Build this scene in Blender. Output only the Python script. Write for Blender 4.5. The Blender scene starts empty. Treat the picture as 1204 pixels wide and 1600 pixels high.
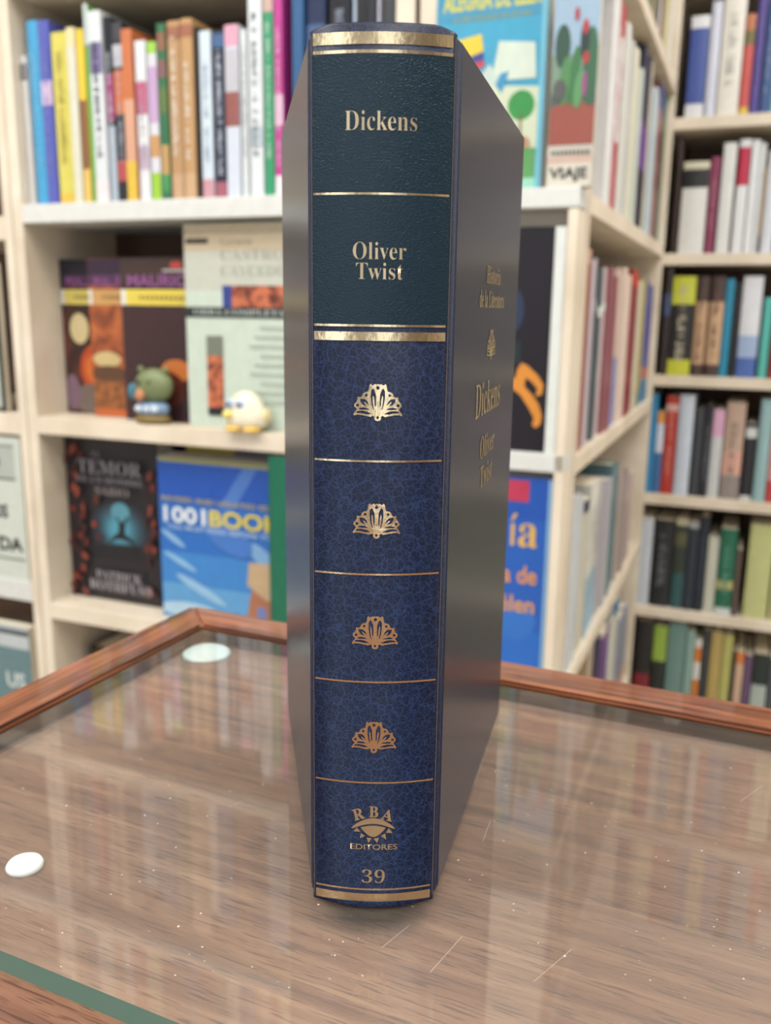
import bpy, bmesh, math, random
from math import sin, cos, tan, radians, pi
from mathutils import Vector, Matrix
from mathutils.geometry import tessellate_polygon
random.seed(7)
SC = bpy.context.scene
COL = SC.collection

# ---------------------------------------------------------------- camera
# units are metres, z = 0 is the top face of the glass plate on the display table
cam_d = bpy.data.cameras.new('camera')
cam = bpy.data.objects.new('camera', cam_d)
COL.objects.link(cam)
cam_d.sensor_fit = 'VERTICAL'
cam_d.sensor_height = 36.0
cam_d.lens = 36.0 * 1400 / 1600
cam_d.clip_start = 0.01
cam_d.clip_end = 50
PITCH, ROLL = radians(12.7), radians(0.8)
_X = Vector((1, 0, 0)); _U = Vector((0, sin(PITCH), cos(PITCH))); _F = Vector((0, cos(PITCH), -sin(PITCH)))
_R = _X * cos(ROLL) + _U * sin(ROLL); _Up = -_X * sin(ROLL) + _U * cos(ROLL)
_m = Matrix((_R, _Up, -_F)).transposed().to_4x4()
cam.matrix_world = Matrix.Translation((0, 0, 0.152)) @ _m
cam_d.dof.use_dof = True
cam_d.dof.focus_distance = 0.222
cam_d.dof.aperture_fstop = 31.5 / 1.9
SC.camera = cam

# ---------------------------------------------------------------- world, exposure
SC.view_settings.view_transform = 'Standard'
SC.view_settings.look = 'None'
SC.view_settings.gamma = 1.0
SC.view_settings.use_curve_mapping = False
SC.view_settings.exposure = -0.55
world = bpy.data.worlds.new('world'); SC.world = world
world.use_nodes = True
world.node_tree.nodes['Background'].inputs[0].default_value = (0.85, 0.92, 1.0, 1)
world.node_tree.nodes['Background'].inputs[1].default_value = 1.0
LAMP_W = 18.0          # watts of each ceiling panel
ADDED_WINDOW_W = 13.0        # watts of each unseen light strip added behind the camera
LAMP_COL = (1.0, 0.98, 0.955)

# ---------------------------------------------------------------- helpers
def s2l(c):
    r = []
    for v in c:
        v /= 255.0
        r.append(v / 12.92 if v <= 0.04045 else ((v + 0.055) / 1.055) ** 2.4)
    return (r[0], r[1], r[2], 1.0)

MATS = {}
def mat(c, rough=0.45, spec=0.5, metal=0.0, name='paint', coat=0.0):
    k = (tuple(c), rough, spec, metal, coat)
    if k in MATS: return MATS[k]
    if name in ('book_cover', 'book_print'):      # printed covers: colours toned a little greyer and darker
        g = (c[0] * .3 + c[1] * .59 + c[2] * .11)
        c = tuple((v * .88 + g * .12) * .95 for v in c)
    m = bpy.data.materials.new(name); m.use_nodes = True
    nt = m.node_tree; b = nt.nodes['Principled BSDF']
    b.inputs['Roughness'].default_value = rough
    b.inputs['Specular IOR Level'].default_value = spec
    b.inputs['Metallic'].default_value = metal
    b.inputs['Coat Weight'].default_value = coat
    # a very slight procedural mottling, the way printed paper and paint vary
    n = nt.nodes.new('ShaderNodeTexNoise'); n.inputs['Scale'].default_value = 60
    mx = nt.nodes.new('ShaderNodeMixRGB'); mx.inputs[1].default_value = s2l(c)
    d = s2l(c); mx.inputs[2].default_value = (d[0] * .82, d[1] * .82, d[2] * .82, 1)
    tc = nt.nodes.new('ShaderNodeTexCoord')
    nt.links.new(tc.outputs['Object'], n.inputs['Vector'])
    nt.links.new(n.outputs['Fac'], mx.inputs[0]); nt.links.new(mx.outputs[0], b.inputs['Base Color'])
    MATS[k] = m
    return m

def ramp_mat(name, stops, scale=(1, 1, 1), nscale=5.0, detail=4, rough=0.4, dist=0.0, spec=0.5, bump=0.0, bscale=None, interp='LINEAR', coat=0.0, metal=0.0):
    m = bpy.data.materials.new(name); m.use_nodes = True
    nt = m.node_tree; b = nt.nodes['Principled BSDF']
    tc = nt.nodes.new('ShaderNodeTexCoord'); mp = nt.nodes.new('ShaderNodeMapping')
    mp.inputs['Scale'].default_value = scale
    n = nt.nodes.new('ShaderNodeTexNoise'); n.inputs['Scale'].default_value = nscale
    n.inputs['Detail'].default_value = detail; n.inputs['Distortion'].default_value = dist
    r = nt.nodes.new('ShaderNodeValToRGB'); r.color_ramp.interpolation = interp
    cr = r.color_ramp
    while len(cr.elements) < len(stops): cr.elements.new(0.5)
    for e, (p, c) in zip(cr.elements, stops): e.position = p; e.color = s2l(c)
    L = nt.links.new
    L(tc.outputs['Object'], mp.inputs['Vector']); L(mp.outputs[0], n.inputs['Vector'])
    L(n.outputs['Fac'], r.inputs[0]); L(r.outputs[0], b.inputs['Base Color'])
    b.inputs['Roughness'].default_value = rough; b.inputs['Specular IOR Level'].default_value = spec
    b.inputs['Coat Weight'].default_value = coat; b.inputs['Metallic'].default_value = metal
    if bump:
        n2 = nt.nodes.new('ShaderNodeTexNoise'); n2.inputs['Scale'].default_value = bscale or nscale
        n2.inputs['Detail'].default_value = 3
        bp = nt.nodes.new('ShaderNodeBump'); bp.inputs['Strength'].default_value = bump; bp.inputs['Distance'].default_value = 0.0005
        L(mp.outputs[0], n2.inputs['Vector']); L(n2.outputs['Fac'], bp.inputs['Height']); L(bp.outputs[0], b.inputs['Normal'])
    return m

def emis(name, c, st):
    m = bpy.data.materials.new(name); m.use_nodes = True
    b = m.node_tree.nodes['Principled BSDF']
    b.inputs['Base Color'].default_value = s2l(c)
    b.inputs['Emission Color'].default_value = s2l(c); b.inputs['Emission Strength'].default_value = st
    return m

def props(o, label=None, cat=None, group=None, kind=None):
    if label: o['label'] = label
    if cat: o['category'] = cat
    if group: o['group'] = group
    if kind: o['kind'] = kind
    return o

def thing(name, label, cat, loc=(0, 0, 0), rz=0.0, group=None):
    o = bpy.data.objects.new(name, None); COL.objects.link(o)
    o.empty_display_size = 0.02
    o.location = loc; o.rotation_euler = (0, 0, rz)
    return props(o, label, cat, group)

def obj(name, bm, mats, parent=None, smooth=False):
    me = bpy.data.meshes.new(name)
    bm.normal_update()
    bm.to_mesh(me); bm.free()
    if not isinstance(mats, (list, tuple)): mats = [mats]
    for m in mats: me.materials.append(m)
    if smooth:
        for p in me.polygons: p.use_smooth = True
    o = bpy.data.objects.new(name, me); COL.objects.link(o)
    if parent: o.parent = parent
    return o

def box(bm, x0, y0, z0, x1, y1, z1, mi=0, bev=0.0):
    b2 = bmesh.new() if bev else bm
    v = [b2.verts.new(p) for p in ((x0, y0, z0), (x1, y0, z0), (x1, y1, z0), (x0, y1, z0), (x0, y0, z1), (x1, y0, z1), (x1, y1, z1), (x0, y1, z1))]
    for f in ((0, 3, 2, 1), (4, 5, 6, 7), (0, 1, 5, 4), (1, 2, 6, 5), (2, 3, 7, 6), (3, 0, 4, 7)):
        fc = b2.faces.new([v[i] for i in f]); fc.material_index = mi
    if bev:
        bmesh.ops.bevel(b2, geom=b2.edges[:], offset=bev, segments=2, affect='EDGES', profile=.7)
        for f in b2.faces: f.material_index = mi
        merge(bm, b2)

def merge(bm, b2, M=None):
    if M is not None: bmesh.ops.transform(b2, matrix=M, verts=b2.verts)
    mp = {}
    for v in b2.verts: mp[v] = bm.verts.new(v.co)
    for f in b2.faces:
        try:
            nf = bm.faces.new([mp[v] for v in f.verts]); nf.material_index = f.material_index; nf.smooth = f.smooth
        except ValueError: pass
    b2.free()

def prism(bm, pts, z0, z1, mi=0):
    """vertical prism over a closed outline of (x, y)"""
    a = [bm.verts.new((x, y, z0)) for x, y in pts]; b = [bm.verts.new((x, y, z1)) for x, y in pts]
    n = len(pts)
    for i in range(n):
        j = (i + 1) % n
        bm.faces.new((a[i], a[j], b[j], b[i])).material_index = mi
    bm.faces.new(a[::-1]).material_index = mi; bm.faces.new(b).material_index = mi

def quad(bm, pts, mi=0):
    f = bm.faces.new([bm.verts.new(p) for p in pts]); f.material_index = mi
    return f

def ellipse(cx, cz, rx, rz, n=24, rot=0.0):
    o = []
    for i in range(n):
        a = 2 * pi * i / n; x, y = rx * cos(a), rz * sin(a)
        o.append((cx + x * cos(rot) - y * sin(rot), cz + x * sin(rot) + y * cos(rot)))
    return o

def flat_bm(loops, mi=0):
    """2D loops (outer, then holes) -> bmesh in the xy plane"""
    bm = bmesh.new()
    vs = [bm.verts.new((x, y, 0)) for l in loops for x, y in l]
    for t in tessellate_polygon([[Vector((x, y, 0)) for x, y in l] for l in loops]):
        try: f = bm.faces.new([vs[i] for i in t]); f.material_index = mi
        except ValueError: pass
    return bm

def serif(s):
    r = ''
    for c in s:
        if 'A' <= c <= 'Z': r += chr(0x1D400 + ord(c) - 65)
        elif 'a' <= c <= 'z': r += chr(0x1D41A + ord(c) - 97)
        elif '0' <= c <= '9': r += chr(0x1D7CE + int(c))
        else: r += c
    return r

def text_bm(s, w=None, h=None, use_serif=False, off=0.0, res=3, mi=0):
    """lettering in the xy plane, lower left at the origin; w = total width, h = full height of the drawn letters"""
    c = bpy.data.curves.new('lettering', 'FONT'); c.body = serif(s) if use_serif else s
    c.offset = off; c.resolution_u = res
    o = bpy.data.objects.new('lettering', c); COL.objects.link(o)
    bpy.context.view_layer.update()
    me = bpy.data.meshes.new_from_object(o.evaluated_get(bpy.context.evaluated_depsgraph_get()))
    bm = bmesh.new(); bm.from_mesh(me)
    bpy.data.objects.remove(o); bpy.data.curves.remove(c); bpy.data.meshes.remove(me)
    xs = [v.co.x for v in bm.verts]; ys = [v.co.y for v in bm.verts]
    x0, x1, y0, y1 = min(xs), max(xs), min(ys), max(ys)
    if w is None: kx = ky = h / (y1 - y0)
    else:
        kx = w / (x1 - x0); ky = kx if h is None else h / (y1 - y0)
    for v in bm.verts: v.co = ((v.co.x - x0) * kx, (v.co.y - y0) * ky, 0)
    for f in bm.faces: f.material_index = mi
    return bm

def slice_x(bm, step):
    """cut a flat bmesh into narrow strips so that it can follow a curved surface"""
    xs = [v.co.x for v in bm.verts]; x = math.floor(min(xs) / step) * step + step
    while x < max(xs):
        bmesh.ops.bisect_plane(bm, geom=bm.verts[:] + bm.edges[:] + bm.faces[:], plane_co=(x, 0, 0), plane_no=(1, 0, 0))
        x += step

def wrap(bm, fn, step=None):
    if step: slice_x(bm, step)
    bmesh.ops.triangulate(bm, faces=bm.faces[:])
    for v in bm.verts: v.co = fn(v.co.x, v.co.y)
    return bm

# ================================================================ the room
# the bookcases stand square to the room; U runs along their fronts, N points into them
U = Vector((0.9274, -0.3742, 0)); N = Vector((0.3742, 0.9274, 0)); P0 = Vector((0.225, 1.065, 0))
TH = math.atan2(U.y, U.x)
def W(s, n, z=0.0): return P0 + U * s + N * n + Vector((0, 0, z))
FLOOR, CEIL = -0.90, 1.75

def struct(name, bm, m):
    o = obj(name, bm, m); o.location = P0; o.rotation_euler = (0, 0, TH); o['kind'] = 'structure'
    return o

plaster = ramp_mat('plaster', [(.3, (226, 222, 214)), (.7, (236, 233, 226))], nscale=6, rough=.8)
tile = ramp_mat('floor_tile', [(.3, (176, 164, 148)), (.7, (196, 186, 170))], nscale=8, rough=.35)
b = bmesh.new(); box(b, -2.6, -2.6, FLOOR - .1, 2.4, 1.35, FLOOR); struct('floor', b, tile)
b = bmesh.new(); box(b, -2.6, -2.6, CEIL, 2.4, 1.35, CEIL + .1); struct('ceiling', b, plaster)
b = bmesh.new(); box(b, -2.6, 1.25, FLOOR, 2.4, 1.35, CEIL); struct('wall_back', b, plaster)
b = bmesh.new(); box(b, -2.7, -2.7, FLOOR, -2.6, 1.35, CEIL); struct('wall_left', b, plaster)
b = bmesh.new(); box(b, 2.4, -2.7, FLOOR, 2.5, 1.35, CEIL); struct('wall_right', b, plaster)
darkened_wall = ramp_mat('darkened_unseen_wall', [(.3, (62, 46, 38)), (.7, (92, 70, 56))], scale=(8, 8, 1), nscale=3, rough=.6)  # unseen wall made dark so the spine reflects less
ADDED_WINDOWS = ((-1.55, -1.20), (-.22, .10), (.72, 1.10))       # three tall unseen windows, added to streak the spine with highlights
b = bmesh.new()
xs = [-2.6] + [v for d in ADDED_WINDOWS for v in d] + [2.4]
for i in range(0, len(xs), 2): box(b, xs[i], -2.7, FLOOR, xs[i + 1], -2.6, CEIL)
for d in ADDED_WINDOWS: box(b, d[0], -2.7, FLOOR, d[1], -2.6, -.75); box(b, d[0], -2.7, 1.5, d[1], -2.6, CEIL)
struct('wall_front', b, darkened_wall)
for i, d in enumerate(ADDED_WINDOWS):
    b = bmesh.new()
    for x in (d[0], d[1] - .03): box(b, x, -2.68, -.75, x + .03, -2.61, 1.5)
    for z in (-.75, 1.47): box(b, d[0] + .0301, -2.68, z, d[1] - .0301, -2.61, z + .03)
    struct('added_window_%d' % (i + 1), b, mat((60, 54, 50), .5))
    wl = bpy.data.lights.new('added_daylight', 'AREA'); wl.shape = 'RECTANGLE'; wl.size = d[1] - d[0] - .07; wl.size_y = 2.1
    wl.energy = ADDED_WINDOW_W; wl.color = (.82, .91, 1.0)
    wo = bpy.data.objects.new('added_daylight', wl); COL.objects.link(wo)
    wo.location = W((d[0] + d[1]) / 2, -2.69, .37); wo.rotation_euler = (radians(90), 0, TH)

lampm = emis('lamp_diffuser', (255, 246, 232), 6.0)
white_metal = mat((235, 235, 232), .4)
for i, (s, n_) in enumerate(((-1.6, -.9), (-.6, -.9), (.5, -.9), (-1.6, -1.7), (-.5, -1.7), (.6, -1.7), (1.5, -.6), (.9, .35))):
    t = thing('ceiling_light', 'square flat ceiling light panel', 'ceiling light', W(s, n_, CEIL), TH, 'ceiling light panels')
    b = bmesh.new()
    for a in ((-.3, -.3, .3, -.28), (-.3, .28, .3, .3), (-.3, -.28, -.28, .28), (.28, -.28, .3, .28)):
        box(b, a[0], a[1], -.03, a[2], a[3], -.0005)
    obj('frame', b, white_metal, t)
    b = bmesh.new(); box(b, -.28, -.28, -.022, .28, .28, -.002); obj('diffuser', b, lampm, t)
    l = bpy.data.lights.new('panel_light', 'AREA'); l.shape = 'SQUARE'; l.size = .54; l.energy = LAMP_W * (1.5 if i == 7 else 1); l.color = LAMP_COL
    o = bpy.data.objects.new('panel_light', l); COL.objects.link(o); o.parent = t; o.location = (0, 0, -.026)

# ================================================================ bookcases
pine = ramp_mat('pale_pine', [(.25, (194, 180, 158)), (.55, (213, 202, 184)), (.8, (224, 215, 199))], scale=(1, 1, 1), nscale=7, dist=.6, rough=.5)
white_board = mat((208, 210, 207), .42, name='white_laminate')
brown_back = ramp_mat('brown_backboard', [(.3, (70, 48, 36)), (.7, (98, 70, 52))], scale=(1, 1, 8), nscale=6, rough=.6)

def case(name_label, s0, s1, n0, depth, shelves, th, zt, posts, front_white=(), group=None, n_right=None, loc=None, rz=None, back=brown_back):
    """a bookcase in its own frame: x along the front, y into the case"""
    t = thing('bookcase', name_label, 'bookcase', loc if loc is not None else W(s0, n0, FLOOR), TH if rz is None else rz)
    w = s1 - s0
    for z in shelves:
        b = bmesh.new(); box(b, posts[0], 0, z - th - FLOOR, w - posts[1], depth, z - FLOOR, bev=.0015)
        obj('shelf', b, white_board if z in front_white else pine, t)
    for x0, x1 in ((0, posts[0]), (w - posts[1], w)):
        b = bmesh.new(); box(b, x0, 0, 0, x1, depth, zt - FLOOR, bev=.0015); obj('side_panel', b, pine, t)
    b = bmesh.new(); box(b, 0, depth, 0, w, depth + .012, zt - FLOOR); obj('back_panel', b, back, t)
    return t

SA = (.905, .600, .295, -.015, -.315, -.605, -.86)
# main case: deep part up to the cream divider, then a shallow display part in the corner
case('cream bookcase behind the book with comics on its top shelf', -.840, -.214, 0, .21, SA, .026, 1.25, (.018, .024), (.295,))
t = thing('display_rack', 'shallow white-shelved display rack at the corner, holding face-out books', 'display rack', W(-.204, -.056, FLOOR), TH)
for z in (.905, .600, .2845, -.0075, -.290, -.59, -.86):
    b = bmesh.new(); box(b, 0, 0, z - .021 - FLOOR, .2035, .046, z - FLOOR, bev=.0015); obj('shelf', b, white_board, t)
b = bmesh.new(); box(b, .1925, 0.0, 0, .203, .046, .262 - FLOOR); obj('side_panel', b, pine, t)
b = bmesh.new(); box(b, 0, .0465, 0, .203, .0515, 1.25 - FLOOR); obj('back_panel', b, pine, t)
# left neighbour
case('cream bookcase cut off by the left frame edge', -1.55, -.842, 0, .25, (.90, .59, .28, -.012, -.285, -.60, -.86), .034, 1.25, (.016, .016), (-.285,))
# side case: its front faces right, along the passage
SB = (.900, .588, .285, -.020, -.325, -.630, -.87)
case('cream side bookcase with spines facing right, running back from the corner', 0, .879, 0, .190, SB, .022, 1.25, (.016, .020), loc=W(0, 0, FLOOR), rz=TH + pi / 2)
# far case
SCs = (.785, 1.04, .527, .271, .028, -.224, -.476, -.728, -.88)
case('cream bookcase at the far right with six rows of spines', -.018, .72, .885, .22, sorted(SCs), .022, 1.30, (.012, .02))

# ================================================================ books
def strokes(bm, x0, x1, z0, z1, mi, y, rnd):
    """a column of small unreadable letter marks running down a spine"""
    w = x1 - x0; z = z1
    while z - w * .55 > z0:
        g = rnd.uniform(.45, .75) * w
        if rnd.random() < .14: z -= g; continue
        k = rnd.randint(1, 3)
        for i in range(k):
            a = z - g * (i / k) - g * .08; c = a - g * rnd.uniform(.12, .26)
            e0 = x0 + w * rnd.uniform(0, .25); e1 = x1 - w * rnd.uniform(0, .25)
            quad(bm, ((e0, y, c), (e1, y, c), (e1, y, a), (e0, y, a)), mi)
        if rnd.random() < .6:
            quad(bm, ((x0 + w * .1, y, z - g * .9), (x0 + w * .3, y, z - g * .9), (x0 + w * .3, y, z - g * .1), (x0 + w * .1, y, z - g * .1)), mi)
        z -= g

paper = ramp_mat('page_edges', [(.3, (214, 202, 176)), (.7, (232, 224, 204))], scale=(260, 1, 1), nscale=4, rough=.8)

def spine_book(label, w, h, col, bands, txt, loc, rz, depth, group, rnd, hard=False, tilt=0.0):
    t = thing('book', label, 'book', loc, rz, group)
    if tilt: t.rotation_euler = (0, tilt, rz)
    b = bmesh.new(); hw = w / 2; ct = min(.0022 if hard else .0008, w * .2); bulge = min(.003, w * (.12 if hard else .05))
    seg = 6
    arc = [(-hw + w * i / seg, -bulge * (1 - (2 * i / seg - 1) ** 2)) for i in range(seg + 1)]
    pts = arc + [(hw, depth), (hw - ct, depth), (hw - ct, ct * 1.2 + .0008), (-hw + ct, ct * 1.2 + .0008), (-hw + ct, depth), (-hw, depth)]
    prism(b, pts, 0, h)
    ms = [mat(col, rnd.choice((.28, .35, .45)), name='book_cover')]
    for (a, c, cc) in bands:
        m = mat(cc, .4, name='book_print'); ms.append(m); k = len(ms) - 1
        for i in range(seg):
            (xa, ya), (xb, yb) = arc[i], arc[i + 1]
            quad(b, ((xa, ya - .0003, a * h), (xb, yb - .0003, a * h), (xb, yb - .0003, c * h), (xa, ya - .0003, c * h)), k)
    if txt:
        ms.append(mat(txt, .4, name='book_print'))
        strokes(b, -w * .22, w * .22, h * rnd.uniform(.12, .25), h * rnd.uniform(.78, .92), len(ms) - 1, -bulge - .0006, rnd)
    obj('cover', b, ms, t)
    b = bmesh.new(); ins = .003 if hard else .0006
    box(b, -hw + ct + .0001, ct * 1.2 + .001, ins, hw - ct - .0001, depth - (.003 if hard else .0004), h - ins)
    obj('page_block', b, paper, t)
    return t

ORD = ['first', 'second', 'third', 'fourth', 'fifth', 'sixth', 'seventh', 'eighth', 'ninth', 'tenth', 'eleventh', 'twelfth', 'thirteenth', 'fourteenth', 'fifteenth', 'sixteenth', 'seventeenth', 'eighteenth', 'nineteenth', 'twentieth', 'twenty-first', 'twenty-second', 'twenty-third', 'twenty-fourth', 'twenty-fifth', 'twenty-sixth', 'twenty-seventh', 'twenty-eighth', 'twenty-ninth', 'thirtieth']
ORD += ['%s in line' % n_ for n_ in ('thirty-first', 'thirty-second', 'thirty-third', 'thirty-fourth', 'thirty-fifth', 'thirty-sixth')]

def row(data, kind, z, place, group, depth=.15, lo=None, hi=None, n0=0.012, hmax=9):
    rnd = random.Random(len(place) * 31 + int(abs(z) * 1000)); idx = 0; prev = -9
    for (d, a, c, h, col, bands, txt) in data:
        if lo is not None: a = max(a, lo)
        if hi is not None: c = min(c, hi)
        if kind == 'B':
            a, c = a, c
            k = max(1, round((c - a) / .036))
        else: k = 1
        a = max(a, prev + .0004)
        if c - a < .003: continue
        for j in range(k):
            x0 = a + (c - a) * j / k; x1 = a + (c - a) * (j + 1) / k - .0006
            dd = d if k == 1 else d
            jit = rnd.uniform(.93, 1.04) if k > 1 and j else 1
            cc = tuple(int(max(8, min(240, v * jit))) for v in col)
            hh = min(h, hmax) - (rnd.uniform(0, .012) if k > 1 and j else 0)
            lab = '%s, %s %s' % (dd, ORD[idx], place)
            back = rnd.uniform(0, .006)
            if kind == 'B': loc = W(-n0 - back, (x0 + x1) / 2, z); rz = TH + pi / 2
            else: loc = W((x0 + x1) / 2, n0 + back, z); rz = TH
            spine_book(lab, x1 - x0, hh, cc, bands, txt, loc, rz, depth, group, rnd, hard=('hardback' in d or 'volume' in d))
            idx += 1
        prev = c
A1 = [
 ('short pale grey hardback',-0.8337,-0.8084,0.202,(205,204,200),[(0.84,0.95,(120,120,125))],0),
 ('cyan-blue paperback',-0.806,-0.787,0.247,(60,165,220),[],(120,195,235)),
 ('violet-blue paperback with a pale lilac patch on its spine',-0.7858,-0.7658,0.245,(85,95,190),[(0.55,0.68,(205,180,215))],(120,130,210)),
 ('olive-yellow paperback',-0.7623,-0.7345,0.227,(215,205,85),[(0,0.06,(225,185,60))],(185,165,70)),
 ('cream paperback with a bright yellow cover',-0.7334,-0.7185,0.23,(215,215,195),[(0.9,1,(230,215,160))],0),
 ('slim paperback with a yellow top and brown picture',-0.7174,-0.7049,0.227,(245,200,40),[(0,0.2,(230,190,90)),(0.2,0.6,(140,90,50))],0),
 ('tall green and white magazine',-0.7038,-0.6959,0.258,(110,175,75),[(0.8,1,(190,205,200))],0),
 ('white paperback with black lettering',-0.6948,-0.6736,0.247,(215,222,228),[(0,0.12,(240,220,225)),(0.68,0.84,(120,110,160))],(60,60,70)),
 ('black paperback with a magenta patch',-0.6725,-0.6603,0.239,(30,35,48),[(0.45,0.7,(165,60,120)),(0,0.42,(170,185,200))],(210,220,230)),
 ('black paperback with a white emblem and orange picture',-0.6592,-0.6428,0.231,(30,32,42),[(0.9,1,(60,60,70)),(0.76,0.88,(185,190,200)),(0.5,0.74,(215,110,50)),(0.12,0.24,(190,75,75))],(170,180,200)),
 ('orange paperback with a yellow foot',-0.6417,-0.6244,0.22,(205,110,60),[(0,0.24,(225,185,55)),(0.24,0.6,(215,160,130))],0),
 ('white paperback with a pink title',-0.6211,-0.604,0.204,(222,226,230),[(0.55,0.75,(200,90,130)),(0.2,0.35,(190,170,190))],(170,160,175)),
 ('white and lilac paperback with a lime green foot',-0.6019,-0.587,0.201,(215,215,225),[(0,0.18,(150,205,40)),(0.5,0.85,(195,160,205)),(0.28,0.42,(205,150,90)),(0.93,1,(150,210,60))],0),
 ('dark green paperback with brown bands',-0.5849,-0.5713,0.222,(50,115,75),[(0.05,0.15,(60,150,80)),(0.15,0.32,(190,150,90)),(0.5,0.65,(90,120,60)),(0.7,0.8,(130,90,90)),(0.85,0.95,(140,95,70))],0),
 ('tan volume with white lettering',-0.5692,-0.5495,0.223,(190,145,95),[(0.9,0.97,(160,100,70)),(0,0.15,(200,160,120))],(235,228,215)),
 ('second tan volume with white lettering',-0.5464,-0.528,0.223,(195,150,95),[(0.9,0.97,(165,100,70)),(0,0.15,(205,165,120))],(238,230,218)),
 ('slim black paperback beside the tan pair',-0.527,-0.5209,0.213,(30,28,30),[],0),
 ('pale ice-blue paperback',-0.5199,-0.5027,0.207,(205,222,235),[(0,0.12,(205,150,160))],(150,170,195)),
 ('navy paperback with pale lettering',-0.5007,-0.4818,0.206,(30,38,65),[(0.9,0.98,(60,100,150)),(0,0.1,(170,90,110))],(190,200,215)),
 ('white paperback with a pink head and red-brown picture',-0.4808,-0.4602,0.21,(205,215,230),[(0.88,1,(225,160,185)),(0.42,0.62,(150,85,80)),(0.62,0.86,(190,190,200))],0),
 ('white paperback printed with grey lettering',-0.4582,-0.4495,0.203,(215,222,225),[],(95,105,120)),
 ('tall white volume with grey lettering',-0.4475,-0.4273,0.247,(220,228,232),[(0.25,0.35,(180,195,205))],(120,130,140)),
 ('tall green volume with white lettering',-0.4254,-0.4111,0.245,(40,160,105),[(0.9,1,(205,170,160))],(190,225,205)),
 ('tall magenta volume with white lettering',-0.4083,-0.396,0.244,(200,55,150),[(0,0.1,(235,225,230)),(0.35,0.5,(230,190,215))],(235,190,220)),
]
A2 = [
 ('mid-blue volume left of the upright book',-0.3817,-0.3657,0.255,(40,95,150),[],0),
 ('dark navy volume',-0.3639,-0.3368,0.249,(28,45,85),[(0.7,0.8,(60,90,140))],0),
 ('slim pale blue volume',-0.335,-0.3324,0.247,(190,210,235),[],0),
 ('black volume with grey lettering',-0.3307,-0.3016,0.241,(22,26,38),[],(120,130,150)),
 ('slim silver-blue volume',-0.2999,-0.2956,0.241,(180,200,225),[],0),
 ('black volume with a pale grey pattern',-0.294,-0.268,0.238,(30,32,40),[(0.6,0.75,(110,110,110))],(110,115,125)),
 ('slim pale lilac volume',-0.2664,-0.2631,0.237,(205,205,225),[],0),
 ('charcoal volume beside the cream divider',-0.2606,-0.2425,0.234,(50,55,60),[(0.55,0.7,(120,125,115))],0),
]
C1 = [
 ('white paperback with a blue panel',0.0166,0.0506,0.183,(225,228,235),[(0.14,0.88,(60,85,170))],0),
 ('pale lavender hardback',0.0526,0.0724,0.206,(215,220,240),[],0),
 ('very thick cream book',0.0744,0.1139,0.22,(235,232,222),[],(190,190,185)),
 ('red paperback with an orange top and yellow foot',0.1154,0.1328,0.178,(215,85,80),[(0,0.08,(225,190,60)),(0.7,0.84,(120,110,60)),(0.84,1,(200,120,80))],0),
 ('violet hardback',0.1347,0.1508,0.204,(90,75,165),[],(120,110,190)),
 ('slate-blue hardback with a dotted pattern',0.1523,0.1713,0.198,(65,95,155),[],(150,175,210)),
 ('teal paperback at the frame edge',0.1717,0.1917,0.192,(110,180,190),[],0),
 ('cream hardback past the frame edge',0.1924,0.2215,0.186,(225,215,200),[],0),
]
C2 = [
 ('dark brown hardback',0.0107,0.0199,0.301,(60,38,35),[],0),
 ('white book with a cream head and black band',0.0245,0.0728,0.175,(225,226,222),[(0.92,1,(215,210,180)),(0.72,0.92,(30,30,30))],0),
 ('burgundy hardback',0.074,0.0932,0.183,(145,55,90),[],(190,120,140)),
 ('white paperback with a plain spine',0.0964,0.1206,0.207,(228,230,228),[],0),
 ('white paperback with a red label at the top',0.1254,0.1457,0.212,(232,236,240),[(0.6,0.93,(205,35,70))],0),
 ('white glossy paperback',0.1473,0.1623,0.21,(230,236,242),[],0),
 ('off-white paperback with rounded spine',0.1631,0.1734,0.204,(222,228,230),[],0),
 ('narrow gold-patterned paperback',0.1738,0.1781,0.159,(185,150,95),[(0,0.2,(60,80,80))],(235,210,160)),
 ('pale blue-white hardback',0.1788,0.1999,0.19,(220,228,242),[],0),
 ('grey hardback past the frame edge',0.2007,0.2292,0.192,(150,155,165),[],0),
]
C3 = [
 ('narrow dark brown paperback with blue lettering',0.0069,0.0205,0.219,(50,38,35),[(0.55,0.75,(70,80,120))],0),
 ('black paperback with bright yellow-green head and foot',0.0223,0.0672,0.199,(32,30,28),[(0,0.16,(200,205,40)),(0.72,1,(205,210,50))],(200,190,160)),
 ('dark brown volume with tan panel',0.0694,0.0924,0.199,(75,55,48),[(0.12,0.75,(200,160,120))],(120,85,65)),
 ('dark brown twin volume with tan panel',0.0959,0.1231,0.199,(78,58,52),[(0.12,0.75,(205,165,125))],(120,85,65)),
 ('bright cyan paperback',0.1244,0.14,0.194,(30,145,185),[],0),
 ('black paperback beside the cyan one',0.1413,0.155,0.188,(30,28,30),[],0),
 ('white paperback with a blue sky picture',0.1563,0.193,0.199,(225,230,238),[(0,0.2,(75,110,190)),(0.2,0.42,(160,185,225))],0),
 ('turquoise paperback at the frame edge',0.198,0.214,0.158,(80,190,180),[],0),
 ('red-brown hardback past the frame edge',0.2182,0.2432,0.184,(165,70,70),[],0),
]
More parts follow.
